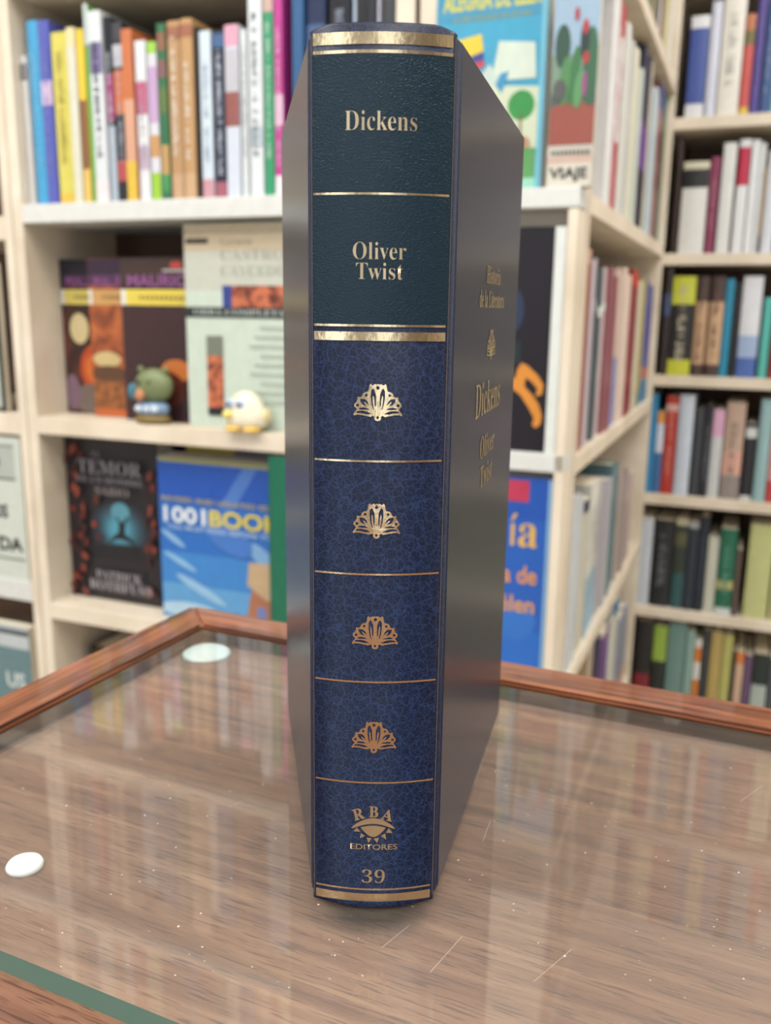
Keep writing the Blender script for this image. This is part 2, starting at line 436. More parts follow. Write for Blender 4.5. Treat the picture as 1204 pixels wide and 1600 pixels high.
C4 = [
 ('blue paperback at the shelf corner',-0.0017,0.0106,0.211,(35,140,200),[],0),
 ('pale paperback with an orange head and blue foot',0.012,0.0269,0.174,(205,215,235),[(0,0.5,(60,110,170)),(0.86,1,(220,150,60))],0),
 ('red paperback',0.0283,0.053,0.208,(190,45,35),[(0.85,0.92,(220,180,170))],(230,140,120)),
 ('pale blue-grey hardback',0.0548,0.0847,0.212,(200,212,228),[],0),
 ('charcoal hardback',0.0865,0.1065,0.185,(62,66,72),[],0),
 ('black hardback with a ring pattern',0.1074,0.1219,0.193,(40,42,50),[],(140,145,155)),
 ('white paperback with a pink head',0.1232,0.1452,0.185,(205,210,212),[(0.7,1,(225,170,205))],0),
 ('tan and rose paperback',0.1478,0.185,0.201,(195,165,145),[(0,0.25,(150,140,135)),(0.25,0.5,(225,170,150))],(150,125,110)),
 ('black paperback with a white blot at the head',0.1885,0.2095,0.159,(35,35,40),[(0.82,0.95,(215,220,220)),(0,0.06,(210,215,215))],0),
 ('pale teal hardback',0.2121,0.2355,0.21,(150,190,195),[],0),
 ('rose paperback with a red foot',0.2372,0.2539,0.182,(215,150,150),[(0,0.25,(200,60,60))],0),
 ('cream hardback past the frame edge',0.2548,0.2858,0.188,(220,215,205),[],0),
]
C5 = [
 ('pale blue-grey book',-0.0066,0.0225,0.196,(195,205,218),[],0),
 ('black book with a ring pattern',0.0254,0.0651,0.194,(30,32,36),[],(120,125,130)),
 ('dark green book with gold ornaments',0.068,0.0935,0.2,(45,60,45),[(0,0.4,(40,90,90)),(0.7,0.85,(90,90,60)),(0.93,1,(190,185,150))],0),
 ('navy book with a pale head',0.0945,0.1151,0.196,(40,50,65),[(0.93,1,(160,165,165))],0),
 ('black and navy book taller than its neighbours',0.116,0.136,0.21,(28,38,55),[],(60,75,95)),
 ('cream book',0.1369,0.159,0.166,(205,208,190),[],0),
 ('emerald green book with white foot',0.1599,0.1932,0.188,(25,110,80),[(0,0.08,(210,220,220)),(0.3,0.4,(190,180,110))],(90,170,140)),
 ('grey-brown book in the shadowed gap',0.195,0.2059,0.147,(95,80,70),[],0),
 ('thick pale lime book beside the gap',0.2171,0.2647,0.202,(200,205,135),[],0),
 ('thick pale lime book at the frame edge',0.2682,0.3119,0.198,(205,205,140),[],0),
]
C6 = [
 ('black book with a red foot',0.0057,0.039,0.215,(30,30,32),[(0,0.42,(140,30,45))],0),
 ('lime-green and black book',0.0415,0.0701,0.207,(38,42,40),[(0.6,1,(150,185,60))],0),
 ('grey-teal book',0.0725,0.1114,0.22,(110,150,145),[],0),
 ('pale teal book',0.1123,0.1287,0.204,(140,180,170),[],0),
 ('white and orange book',0.1296,0.1435,0.188,(225,225,220),[(0,0.5,(225,130,40)),(0.72,0.9,(230,130,40))],0),
 ('charcoal book',0.1449,0.1601,0.211,(55,60,65),[],0),
 ('mustard book',0.1615,0.1851,0.209,(190,165,90),[],0),
 ('olive-yellow book',0.1865,0.2062,0.205,(190,190,100),[],0),
 ('slim black book',0.2071,0.2136,0.171,(30,32,36),[],0),
 ('peach book with an orange head',0.215,0.2312,0.173,(215,180,150),[(0.85,1,(225,125,50))],0),
 ('purple book',0.2331,0.2487,0.166,(110,80,120),[],0),
 ('dark green book with a pale foot',0.2501,0.2806,0.175,(35,50,45),[(0,0.6,(175,190,185))],0),
 ('slate-grey book',0.2824,0.3112,0.167,(80,85,95),[],0),
]
B1 = [
 ('white hardback nearest the picture covers',0.1468,0.1935,0.306,(228,230,232),[],0),
 ('white paperback with a long red stripe',0.1972,0.2558,0.266,(225,215,215),[(0.0,0.35,(205,80,85)),(0.85,1,(205,60,60))],(215,90,95)),
 ('tall white paperback',0.2641,0.3473,0.248,(222,224,218),[],0),
 ('cream paperback',0.3543,0.3953,0.239,(228,226,200),[],0),
 ('pale green-grey paperback',0.4003,0.4572,0.23,(205,215,205),[],0),
 ('navy paperback with a violet middle',0.468,0.5421,0.287,(45,50,75),[(0.35,0.6,(130,85,180)),(0,0.35,(45,40,50))],0),
 ('beige hardback',0.5542,0.604,0.274,(215,200,165),[],0),
 ('pale blue hardback',0.6105,0.6988,0.241,(190,210,220),[],0),
 ('red-brown paperback with a blue head',0.7096,0.7888,0.269,(150,85,85),[(0.85,1,(60,80,150))],0),
 ('dark green hardback',0.8047,0.9419,0.29,(50,95,65),[],0),
 ('brick-red hardback',0.9557,1.079,0.305,(175,90,80),[(0,0.15,(140,70,110))],0),
]
B2 = [
 ('tall rust-orange hardback',0.0458,0.0924,0.247,(165,80,50),[(0.93,1,(205,150,130))],0),
 ('slim pale lilac paperback',0.0989,0.1324,0.237,(195,180,190),[],0),
 ('slate-grey paperback with a white dot',0.1393,0.201,0.243,(90,105,112),[(0.72,0.78,(215,220,220))],0),
 ('pinkish-white paperback',0.2125,0.24,0.233,(215,190,195),[(0.75,0.8,(230,235,235))],0),
 ('dusty rose hardback',0.2481,0.3251,0.235,(150,85,95),[],0),
 ('peach paperback with a blue foot',0.3342,0.3909,0.236,(225,195,180),[(0,0.45,(130,145,205))],0),
 ('peach-white paperback',0.3958,0.4789,0.241,(228,205,190),[],0),
 ('dark red paperback with a bright red head',0.4927,0.5773,0.243,(150,35,45),[(0.9,1,(215,60,45))],0),
 ('cream hardback',0.5896,0.6675,0.228,(215,205,180),[],0),
 ('olive-gold paperback',0.6743,0.7377,0.233,(185,175,100),[(0,0.12,(120,160,160))],0),
 ('violet paperback with orange and teal foot',0.745,0.8374,0.235,(100,100,170),[(0,0.2,(70,150,180)),(0.2,0.3,(215,120,80))],0),
]
B3 = [
 ('pale grey-white hardback',0.072,0.1485,0.243,(205,212,218),[],0),
 ('cream paperback with a navy head',0.1589,0.2058,0.221,(205,200,180),[(0.92,1,(40,50,90))],0),
 ('white paperback with a pale blue foot',0.217,0.3224,0.234,(220,220,212),[(0,0.4,(150,190,215))],(170,170,175)),
 ('lavender-grey hardback',0.3312,0.4143,0.215,(175,172,182),[],0),
 ('teal hardback',0.429,0.5174,0.231,(90,130,140),[],0),
 ('taupe hardback',0.534,0.634,0.199,(175,160,155),[],0),
 ('rose-grey paperback',0.6497,0.7389,0.174,(190,165,165),[],0),
]
B4 = [
 ('white book at the front corner',0.1665,0.2117,0.276,(215,215,200),[],0),
 ('brown book',0.2211,0.2798,0.261,(150,120,80),[],0),
 ('beige book',0.29,0.3543,0.263,(190,175,150),[],0),
 ('dark purple book',0.3633,0.4241,0.253,(60,45,90),[],0),
 ('purple and tan book',0.4338,0.5404,0.226,(150,115,150),[(0.5,1,(110,60,150))],0),
 ('off-white book with a blue head',0.5544,0.6424,0.256,(215,215,205),[(0.9,1,(50,120,170))],0),
 ('grey-blue book with a peach foot',0.6548,0.8277,0.185,(150,155,180),[(0,0.25,(220,165,135))],0),
]

PL = {'A1': ('from left, top shelf behind', 'upright comics on the top shelf behind the book'),
      'A2': ('on top shelf, above the book', 'upright comics on the top shelf behind the book'),
      'C1': ('from left, topmost far-bookcase row', 'books in the topmost row of the far bookcase'),
      'C2': ('from left, second far-bookcase row', 'books in the second row of the far bookcase'),
      'C3': ('from left, third far-bookcase row', 'books in the third row of the far bookcase'),
      'C4': ('from left, fourth far-bookcase row', 'books in the fourth row of the far bookcase'),
      'C5': ('from left, fifth far-bookcase row', 'books in the fifth row of the far bookcase'),
      'C6': ('from left, lowest far-bookcase row', 'books in the lowest row of the far bookcase'),
      'B1': ('from near end, top side-case row', 'books in the top row of the side bookcase'),
      'B2': ('from near end, second side-case row', 'books in the second row of the side bookcase'),
      'B3': ('from near end, third side-case row', 'books in the third row of the side bookcase'),
      'B4': ('from near end, lowest side-case row', 'books in the lowest row of the side bookcase')}
E_ = .0003
row(A1, 'A', .295 + E_, *PL['A1'], lo=-.821)
row(A2, 'A', .295 + E_, *PL['A2'], hi=-.2385)
for k, d, z in (('C1', C1, .527), ('C2', C2, .271), ('C3', C3, .028), ('C4', C4, -.224), ('C5', C5, -.476), ('C6', C6, -.728)):
    row(d, 'C', z + E_, *PL[k], lo=-.005, n0=.897, hmax=.222)
for k, d, z in (('B1', B1, .285), ('B2', B2, -.020), ('B3', B3, -.325), ('B4', B4, -.630)):
    row(d, 'B', z + E_, *PL[k], lo=.018, hi=.856, n0=.008, hmax=.272)

# rows that the photograph shows only as blurred reflections in the glass, above the frame
def filler(kind, z, a, c, place, group, seed, hmax=.25):
    r = random.Random(seed); pal = [((225, 222, 214), 'off-white'), ((60, 66, 80), 'slate'), ((190, 160, 120), 'tan'), ((170, 70, 60), 'brick red'), ((70, 110, 150), 'dusty blue'),
        ((215, 205, 150), 'straw yellow'), ((90, 120, 90), 'sage green'), ((235, 230, 220), 'white'), ((130, 90, 70), 'brown'), ((120, 150, 170), 'grey-blue'), ((40, 40, 45), 'black')]
    x = a; out = []
    while x < c - .02:
        w = r.uniform(.014, .036); col, nm = r.choice(pal)
        out.append(('%s upright book' % nm, x, min(x + w, c), r.uniform(.19, hmax), col, [], r.choice((0, (150, 140, 120))))); x += w + .0006
    row(out, kind, z + E_, place, group, n0={'A': .012, 'C': .897, 'B': .008}[kind])
filler('A', .600, -.82, -.24, 'from left, shelf above the frame, bookcase behind', 'books on the shelf above the frame behind the book', 3, .26)
filler('A', .905, -.82, -.24, 'from left, highest shelf, bookcase behind', 'books on the highest shelf behind the book', 4, .26)
filler('C', .785, -.004, .33, 'from left, shelf above the frame, far bookcase', 'books above the frame in the far bookcase', 5, .22)
filler('C', 1.04, -.004, .33, 'from left, highest shelf, far bookcase', 'books on the highest shelf of the far bookcase', 6, .22)
filler('B', .588, .02, .85, 'from near end, shelf above frame, side bookcase', 'books above the frame in the side bookcase', 8, .26)

# ---------------------------------------------------------------- books shown by their front cover
def face_book(label, s0, s1, n0, z, h, th, col, art, group=None, name='book', spine_col=None, tilt=0.0, lean=0.0):
    """art items: ('rect',x0,z0,x1,z1,c) ('ell',cx,cz,rx,rz,c[,rot]) ('poly',pts,c) ('text',s,x,z,w,h,c,serif,bold); x, z in fractions of the cover"""
    w = s1 - s0
    t = thing(name, label, 'book', W((s0 + s1) / 2, n0, z), TH + tilt, group)
    if lean: t.rotation_euler = (lean, 0, TH + tilt)
    hw = w / 2; b = bmesh.new(); c_ = .0012
    base = col if isinstance(col, bpy.types.Material) else mat(col, .32, name='book_cover')
    ms = [base]
    if spine_col: ms.append(mat(spine_col, .35, name='book_cover'))
    box(b, -hw, 0, 0, hw, c_, h); box(b, -hw, th - c_, 0, hw, th, h); box(b, -hw, c_, 0, -hw + c_, th - c_, h, 1 if spine_col else 0)
    y = 0
    for a in art:
        y -= .00012; cc = a[-1] if a[0] != 'text' else a[6]
        if a[0] == 'ell': cc = a[5]
        m = cc if isinstance(cc, bpy.types.Material) else mat(cc, .34, name='book_print')
        if m not in ms: ms.append(m)
        k = ms.index(m)
        if a[0] == 'rect': f = flat_bm([[(a[1], a[2]), (a[3], a[2]), (a[3], a[4]), (a[1], a[4])]], k)
        elif a[0] == 'ell': f = flat_bm([ellipse(a[1], a[2], a[3], a[4], rot=a[6] if len(a) > 6 else 0)], k)
        elif a[0] == 'poly': f = flat_bm([a[1]], k)
        else:
            _, s_, x, zz, tw, thh, cc, ser, bold = a
            f = text_bm(s_, tw, thh, ser, bold, mi=k)
            for v in f.verts: v.co.x += x; v.co.y += zz
        for v in f.verts: v.co = (-hw + min(.995, max(.005, v.co.x)) * w, y, min(.997, max(.003, v.co.y)) * h)
        f.normal_update()
        for fc in f.faces:
            if fc.normal.y > 0: fc.normal_flip()
        merge(b, f)
    obj('cover', b, ms, t)
    b = bmesh.new(); box(b, -hw + c_ + .0002, c_ + .0002, .0008, hw - .001, th - c_ - .0002, h - .0008); obj('page_block', b, paper, t)
    return t

def pic(name, cols, ns=30, dist=1.0, interp='LINEAR'):
    k = len(cols)
    return ramp_mat(name, [(.3 + .4 * i / max(1, k - 1), c) for i, c in enumerate(cols)], nscale=ns, dist=dist, rough=.35, interp=interp)

Z2, Z3 = -.015 + E_, -.315 + E_
shadow_red = pic('dark_battle_picture', [(28, 22, 30), (60, 34, 32), (96, 48, 36)], 30)
grp3 = 'matching trilogy with yellow bands'
PUR = (150, 85, 150)
def trilogy(lab, s0, s1, n0, col, band, extra, th=.011):
    art = [('rect', 0, .84, 1, 1, (34, 30, 46))] if not extra[0] else [('rect', 0, .84, 1, 1, extra[0])]
    art += extra[1]
    art += [('rect', 0, .715, 1, .81, band), ('rect', 0, .715, .07, .81, (225, 225, 215)), ('text', 'MAURICE', .10, .825, .85, .075, PUR, False, .02),
            ('text', 'CONSPIRACION', .25, .745, .6, .03, (120, 100, 50), False, .01)]
    art[-1:] = [('rect', .25 + .06 * i, .748, .28 + .06 * i, .775, (130, 110, 60)) for i in range(10)]
    face_book(lab, s0, s1, n0, Z2, .236, th, col, art, grp3, spine_col=(120, 90, 110))
trilogy('dark paperback with a cream helmet and red disc, leftmost of the purple-titled three', -.820, -.714, .068, shadow_red, (225, 205, 95), ((32, 32, 50), [
    ('ell', .38, .56, .3, .16, (60, 40, 36)), ('ell', .3, .56, .17, .1, (215, 195, 140)), ('ell', .62, .3, .34, .17, (200, 74, 36)), ('ell', .55, .3, .18, .1, (222, 110, 40)),
    ('ell', .5, .1, .4, .1, (120, 104, 96)), ('ell', .12, .14, .14, .12, (130, 100, 120))]))
brown_pic = pic('brown_desert_picture', [(84, 44, 30), (150, 78, 44), (180, 104, 58)], 26)
trilogy('orange-brown paperback with a pale dome, middle of the purple-titled three', -.755, -.655, .0545, brown_pic, (215, 160, 90), ((62, 40, 70), [
    ('ell', .28, .37, .26, .05, (205, 180, 120)), ('rect', 0, .05, 1, .26, pic('brown_crowd_picture', [(80, 44, 28), (160, 100, 54)], 90)), ('ell', .3, .28, .34, .05, (96, 62, 40)), ('rect', 0, 0, 1, .05, (205, 96, 40))]))
trilogy('dark maroon paperback behind the green toy, rightmost of the purple-titled three', -.684, -.548, .040, (62, 38, 42), (228, 205, 70), ((70, 50, 48), [
    ('ell', .72, .955, .08, .02, (205, 70, 60)), ('rect', .55, .915, .9, .93, (180, 170, 170)), ('ell', .68, .32, .2, .07, (205, 110, 45)), ('ell', .5, .2, .3, .12, (90, 40, 30)), ('rect', .93, .05, 1, .7, (110, 120, 60))]))
facep = pic('face_photograph', [(24, 18, 24), (120, 62, 44), (196, 112, 78), (60, 32, 30)], 34, 1.4)
mint = (200, 216, 200)
face_book('large pale green paperback with a strip photograph of eyes and a black title band', -.560, -.395, .0235, Z2, .279, .0155, mint, [
    ('rect', 0, .68, 1, 1, (196, 200, 186)), ('rect', 0, .87, 1, 1, (206, 188, 156)), ('rect', .02, .905, .24, .93, (60, 55, 50)),
    ('text', 'Germ\u00e1n', .36, .895, .3, .035, (150, 135, 115), True, -.01), ('text', 'CASTRO', .36, .825, .6, .05, (165, 158, 140), True, -.01), ('text', 'CAYCEDO', .36, .75, .62, .05, (165, 165, 150), True, -.01),
    ('rect', .37, .6, 1, .705, facep), ('rect', .37, .6, .46, .705, (50, 70, 150)), ('rect', 0, .55, 1, .60, (34, 46, 44)), ('text', 'OBRA COMPLETA', .08, .562, .88, .028, (180, 190, 185), True, 0),
    ('rect', .2, .06, .36, .46, facep), ('rect', .2, .36, .36, .46, (120, 125, 110)), ('rect', .2, .06, .36, .1, (30, 30, 40))] +
    [('rect', .72 - .05 * (i % 3), .5 - .045 * i, .97, .508 - .045 * i, (165, 180, 165)) for i in range(9)], spine_col=(180, 190, 175))

# lower display
glowm = pic('teal_mist_picture', [(18, 26, 38), (36, 84, 104), (80, 150, 170)], 12, .4)
art = [('ell', .56, .46, .36 - .028 * i, .20 - .014 * i, tuple(int(a + (c - a) * (i / 9) ** 1.3) for a, c in zip((30, 30, 40), (70, 150, 175)))) for i in range(10)]
art += [('ell', .58, .57, .1, .06, (80, 150, 170)), ('poly', [(.2, .28), (.9, .28), (.86, .34), (.74, .37), (.4, .36), (.24, .33)], (20, 24, 32)),
       ('poly', [(.44, .37), (.5, .42), (.55, .44), (.56, .5), (.52, .54), (.54, .54), (.58, .51), (.61, .51), (.65, .55), (.66, .54), (.63, .5), (.62, .44), (.7, .4), (.74, .36), (.66, .395), (.6, .4), (.52, .4)], (14, 20, 28))]
r_ = random.Random(12)
for i in range(70):
    lft = r_.random() < .6; zz = r_.uniform(.02, .96)
    xx = r_.uniform(.02, .2) if lft else r_.uniform(.86, .97)
    if .35 < zz < .65 and lft and r_.random() < .5: xx = r_.uniform(.15, .4)
    art.append(('ell', xx, zz, r_.uniform(.02, .04), r_.uniform(.012, .028), r_.choice(((120, 44, 36), (90, 34, 34), (150, 62, 44), (60, 30, 34))), r_.uniform(0, 3)))
art += [('text', 'EL', .34, .905, .1, .03, (120, 115, 125), True, 0), ('text', 'TEMOR', .18, .80, .68, .085, (128, 124, 134), True, 0), ('text', 'DE UN HOMBRE', .16, .745, .72, .04, (118, 113, 123), True, 0), ('text', 'SABIO', .36, .675, .36, .05, (126, 118, 122), True, 0),
        ('text', 'PATRICK', .32, .145, .5, .055, (156, 152, 158), True, 0), ('text', 'ROTHFUSS', .24, .075, .68, .06, (166, 160, 166), True, 0)]
face_book('dark paperback with red leaves down both sides and a teal misty figure', -.818, -.640, .052, Z3, .262, .04, (34, 30, 38), art, spine_col=(150, 150, 140))
sky = (34, 108, 205)
art = [('rect', 0, 0, 1, .22, (86, 160, 220)), ('rect', 0, .22, 1, .42, (52, 134, 215)), ('rect', 0, .42, 1, .72, (34, 110, 205)), ('rect', 0, .72, 1, .97, (26, 84, 190)),
       ('poly', [(.45, .72), (.62, .96), (.72, .96), (.52, .66)], (70, 120, 205)), ('rect', 0, .965, 1, 1, (150, 150, 90)),
       ('ell', .1, .5, .1, .02, (130, 180, 225), -.5), ('ell', .15, .36, .13, .02, (130, 185, 230), -.4), ('ell', .3, .2, .2, .03, (140, 190, 230), -.4), ('ell', .75, .45, .12, .05, (120, 170, 220), -.6), ('ell', .2, .06, .22, .05, (170, 205, 230)),
       ('poly', [(.60, 0), (.9, 0), (.92, .1), (.92, .3), (.70, .34), (.66, .2), (.64, .1)], (176, 110, 76)), ('poly', [(.64, .27), (.655, .41), (.93, .42), (.93, .24), (.78, .19)], (196, 166, 126)), ('ell', .74, .11, .035, .04, (110, 130, 195)), ('ell', .5, .56, .2, .1, (60, 120, 210), -.5),
       ('ell', .45, .05, .03, .03, (120, 60, 60)), ('ell', .56, .06, .03, .025, (130, 70, 60)),
       ('text', 'REVISED AND UPDATED EDITION', .03, .73, .95, .028, (190, 180, 90), False, .01), ('text', '1001', .04, .60, .31, .10, (225, 235, 240), False, .025), ('text', 'BOOKS', .38, .60, .58, .10, (225, 205, 50), False, .025),
       ('text', 'YOU MUST READ BEFORE YOU DIE', .06, .56, .9, .028, (180, 210, 240), False, .01)]
face_book('bright blue paperback with large white and yellow title beside the dark leafy one', -.622, -.385, .026, Z3, .252, .04, sky, art, spine_col=(40, 130, 215))
face_book('plain dark green folder half hidden behind the upright book', -.420, -.29, .003, Z3, .268, .018, (10, 110, 80), [('rect', 0, 0, .02, 1, (8, 95, 70))], name='folder')['category'] = 'folder'
face_book('yellow-edged book peeping out above the blue paperback', -.60, -.43, .070, Z3, .268, .004, (190, 170, 50), [('rect', .5, 0, 1, 1, (110, 110, 110))])

# left neighbour
face_book('pale framed sheet with a black border at the left frame edge', -1.04, -.885, .004, -.012 + E_, .226, .012, (40, 44, 42), [('rect', .04, .03, .95, .97, (188, 196, 186))], name='framed_print')['category'] = 'framed print'
face_book('white-green book with large black letters, cut by the left frame edge', -1.055, -.8645, .004, -.285 + E_, .234, .02, (205, 214, 204), [
    ('rect', .3, .70, .93, .95, (176, 186, 178)), ('rect', .3, .70, .93, .715, (60, 70, 66)), ('ell', .62, .82, .16, .07, (120, 130, 124)), ('rect', .3, .93, .93, .94, (110, 120, 114)),
    ('text', 'OS', .66, .43, .16, .1, (38, 48, 48), False, .035), ('text', 'DA', .70, .20, .26, .1, (38, 48, 48), False, .035), ('rect', .1, .14, .97, .15, (70, 80, 78))])
face_book('teal and white book below the left ledge, cut by the frame edge', -1.06, -.876, .004, -.60 + E_, .232, .02, (96, 132, 140), [
    ('rect', 0, .83, 1, 1, (190, 200, 204)), ('rect', 0, .93, 1, .97, (70, 80, 90)), ('text', 'US', .7, .52, .22, .12, (205, 215, 215), False, .03), ('rect', 0, 0, 1, .4, (60, 100, 112))])
for i, (a, c, nm, cc) in enumerate(((-.80, -.74, 'black', (40, 36, 34)), (-.738, -.70, 'dark brown', (70, 54, 42)), (-.698, -.63, 'dark grey', (60, 58, 56)))):
    spine_book('%s thick hardback on the lowest visible shelf, left of the table corner' % nm, c - a, .20 - .01 * i, cc, [], (150, 130, 90), W((a + c) / 2, .06, -.605 + E_), TH, .14, 'dark hardbacks on the lowest shelf', random.Random(i), True)

# right of the upright book, face-out covers
art = [('rect', 0, .80, 1, .985, (60, 150, 190)), ('text', 'ALEGRIA DE LEER', .06, .85, .88, .09, (205, 200, 70), False, .035), ('text', 'EL LIBRO SEGUNDO DE LECTURA', .16, .80, .7, .024, (150, 160, 90), False, .01),
       ('poly', [(.14, .66), (.2, .72), (.42, .74), (.44, .66), (.28, .62)], (225, 200, 50)), ('poly', [(.26, .63), (.44, .66), (.45, .62), (.3, .59)], (60, 70, 150)), ('poly', [(.28, .6), (.45, .62), (.45, .59), (.32, .57)], (205, 70, 80)),
       ('poly', [(.52, .52), (.58, .70), (.90, .68), (.92, .52)], (205, 220, 205)), ('poly', [(.34, .5), (.5, .6), (.62, .5), (.5, .4)], (190, 210, 200)), ('poly', [(.3, .26), (.5, .5), (.98, .48), (.98, .2), (.5, .14)], (205, 215, 185)),
       ('ell', .8, .4, .12, .07, (50, 150, 70)), ('rect', .79, .24, .81, .36, (120, 90, 60)), ('poly', [(.56, .5), (.6, .55), (.68, .56), (.62, .46)], (60, 150, 200)),
       ('ell', .50, .31, .06, .04, (90, 60, 50)), ('poly', [(.44, .16), (.48, .28), (.56, .28), (.6, .16)], (70, 130, 190)), ('ell', .64, .30, .05, .035, (100, 66, 54)), ('poly', [(.58, .12), (.62, .26), (.72, .26), (.78, .1)], (196, 74, 84)),
       ('ell', .84, .22, .05, .035, (190, 140, 110)), ('poly', [(.78, .04), (.82, .2), (.94, .2), (.97, .04)], (90, 160, 90)), ('rect', 0, 0, 1, .06, (150, 215, 190)), ('rect', .95, 0, 1, 1, (110, 190, 215))]
face_book('sky-blue reader with yellow title and a flag, right of the upright book', -.1768, -.0500, -.030, .2845 + E_, .225, .012, (60, 165, 205), art, spine_col=(200, 190, 150))
art = [('rect', 0, .60, 1, 1, (150, 180, 205)), ('rect', 0, .40, 1, .62, (120, 150, 130)), ('rect', 0, .20, 1, .42, (158, 80, 66)), ('poly', [(0, .38), (.5, .42), (1, .38), (1, .44), (0, .44)], (80, 100, 96)),
       ('ell', .22, .66, .17, .1, (50, 84, 70)), ('ell', .5, .52, .1, .16, (60, 120, 70), -.7), ('ell', .3, .5, .1, .13, (80, 140, 84), -.9), ('ell', .85, .56, .16, .18, (56, 104, 74)), ('ell', .7, .68, .1, .09, (44, 60, 60)), ('ell', .62, .46, .12, .08, (90, 150, 96), .5),
       ('ell', .5, .8, .05, .03, (180, 60, 70)), ('ell', .7, .74, .06, .035, (190, 64, 66)), ('ell', .74, .6, .07, .03, (180, 60, 60)), ('ell', .74, .48, .06, .06, (150, 80, 130)), ('ell', .2, .46, .14, .05, (90, 90, 90)),
       ('rect', 0, 0, 1, .20, (214, 208, 192)), ('rect', 0, .115, 1, .15, (205, 176, 160)), ('rect', 0, .185, 1, .2, (190, 190, 180)), ('text', 'VIAJE', .06, .025, .86, .07, (50, 56, 50), False, .03)] + [('rect', .08 + .09 * i, .155, .14 + .09 * i, .175, (90, 90, 80)) for i in range(10)]
face_book('book with red flowers over a brick-red block, at the white shelf end', -.0400, .0085, -.045, .2845 + E_, .215, .012, (200, 200, 190), art, spine_col=(150, 150, 140))
t_ = face_book('near-black paperback with an ornate orange letter on the white ledge', -.138, -.0270, -.045, -.0075 + E_, .252, .014, (24, 17, 28), [
    ('rect', .42, .80, .62, .98, (60, 44, 96)), ('ell', .6, .64, .12, .1, (36, 52, 84)), ('rect', .5, .4, .7, .5, (28, 44, 48)),
    ('poly', [(.68, .375), (.72, .405), (.78, .395), (.90, .35), (.96, .31), (.95, .265), (.88, .255), (.90, .29), (.84, .32), (.77, .34), (.76, .30), (.84, .265), (.92, .22), (.96, .17), (.95, .13), (.90, .11), (.86, .125), (.88, .155), (.82, .20), (.72, .26), (.58, .30), (.5, .31), (.54, .335), (.66, .335)], (225, 140, 40))])
face_book('slim white book standing beside the near-black paperback', -.0250, -.0130, -.052, -.0075 + E_, .251, .038, (226, 232, 228), [])
face_book('royal-blue book with orange letters, below the white ledge', -.14, -.0125, -.050, -.290 + E_, .252, .012, (30, 96, 200), [
    ('rect', 0, .8, 1, 1, (26, 84, 190)), ('rect', 0, 0, 1, .25, (30, 110, 215)), ('ell', .7, .3, .2, .1, (40, 116, 215)), ('rect', .55, .885, .78, .985, (200, 50, 84)),
    ('text', '\u00eda', .62, .665, .26, .16, (224, 176, 80), True, .0), ('text', 'a de', .56, .485, .33, .09, (224, 150, 84), False, .02), ('text', '\u00e9len', .54, .34, .34, .085, (224, 156, 84), False, .02),
    ('rect', .96, 0, 1, 1, (130, 180, 220))])

# papers lying on the sagging lower shelf of the side case
for i, (n_, h_) in enumerate(((.60, .028), (.66, .045))):
    pass

# ---------------------------------------------------------------- small toys on the ledge
def ball(bm, c, r, mi=0, sub=3, M=None):
    b2 = bmesh.new(); bmesh.ops.create_icosphere(b2, subdivisions=sub, radius=1)
    for v in b2.verts: v.co = Vector((c[0] + v.co.x * r[0], c[1] + v.co.y * r[1], c[2] + v.co.z * r[2]))
    for f in b2.faces: f.material_index = mi; f.smooth = True
    merge(bm, b2)

def lathe(bm, prof, sx=1.0, sy=1.0, n=32, mi=0, c=(0, 0, 0)):
    rings = [[bm.verts.new((c[0] + r * sx * cos(2 * pi * i / n), c[1] + r * sy * sin(2 * pi * i / n), c[2] + z)) for i in range(n)] for r, z in prof]
    for a, q in zip(rings, rings[1:]):
        for i in range(n):
            f = bm.faces.new((a[i], a[(i + 1) % n], q[(i + 1) % n], q[i])); f.material_index = mi; f.smooth = True
    bm.faces.new(rings[0][::-1]).material_index = mi; bm.faces.new(rings[-1]).material_index = mi

t = thing('toy_figurine', 'round olive-green toy creature with a blue and white base before the maroon paperback', 'toy', W(-.618, .016, Z2), TH)
olive = mat((112, 124, 84), .45, name='olive_plastic')
b = bmesh.new(); lathe(b, [(.026, 0), (.029, .003), (.028, .010), (.022, .014)], 1, .62); obj('base', b, mat((120, 100, 50), .5), t)
b = bmesh.new(); lathe(b, [(.024, .0142), (.027, .018), (.026, .027), (.020, .031)], 1, .62); obj('body', b, mat((120, 145, 175), .4), t)
b = bmesh.new()
for sx in (-.015, 0, .013): ball(b, (sx, -.0145, .022), (.006, .003, .005))
obj('patch', b, mat((205, 215, 225), .4), t)
b = bmesh.new(); ball(b, (.004, 0, .055), (.031, .017, .025), sub=4)
for sx in (-.018, .024): ball(b, (sx, 0, .078), (.005, .004, .005))
obj('head', b, olive, t)
b = bmesh.new(); ball(b, (-.010, -.0165, .042), (.008, .004, .009)); obj('snout', b, mat((190, 130, 90), .5), t)
b = bmesh.new(); ball(b, (-.034, 0, .045), (.008, .006, .012)); obj('arm', b, mat((60, 120, 140), .5), t)
b = bmesh.new()
for sx in (-.012, .006): ball(b, (sx, -.0155, .060), (.0035, .002, .004))
obj('eye', b, mat((60, 50, 40), .3), t)

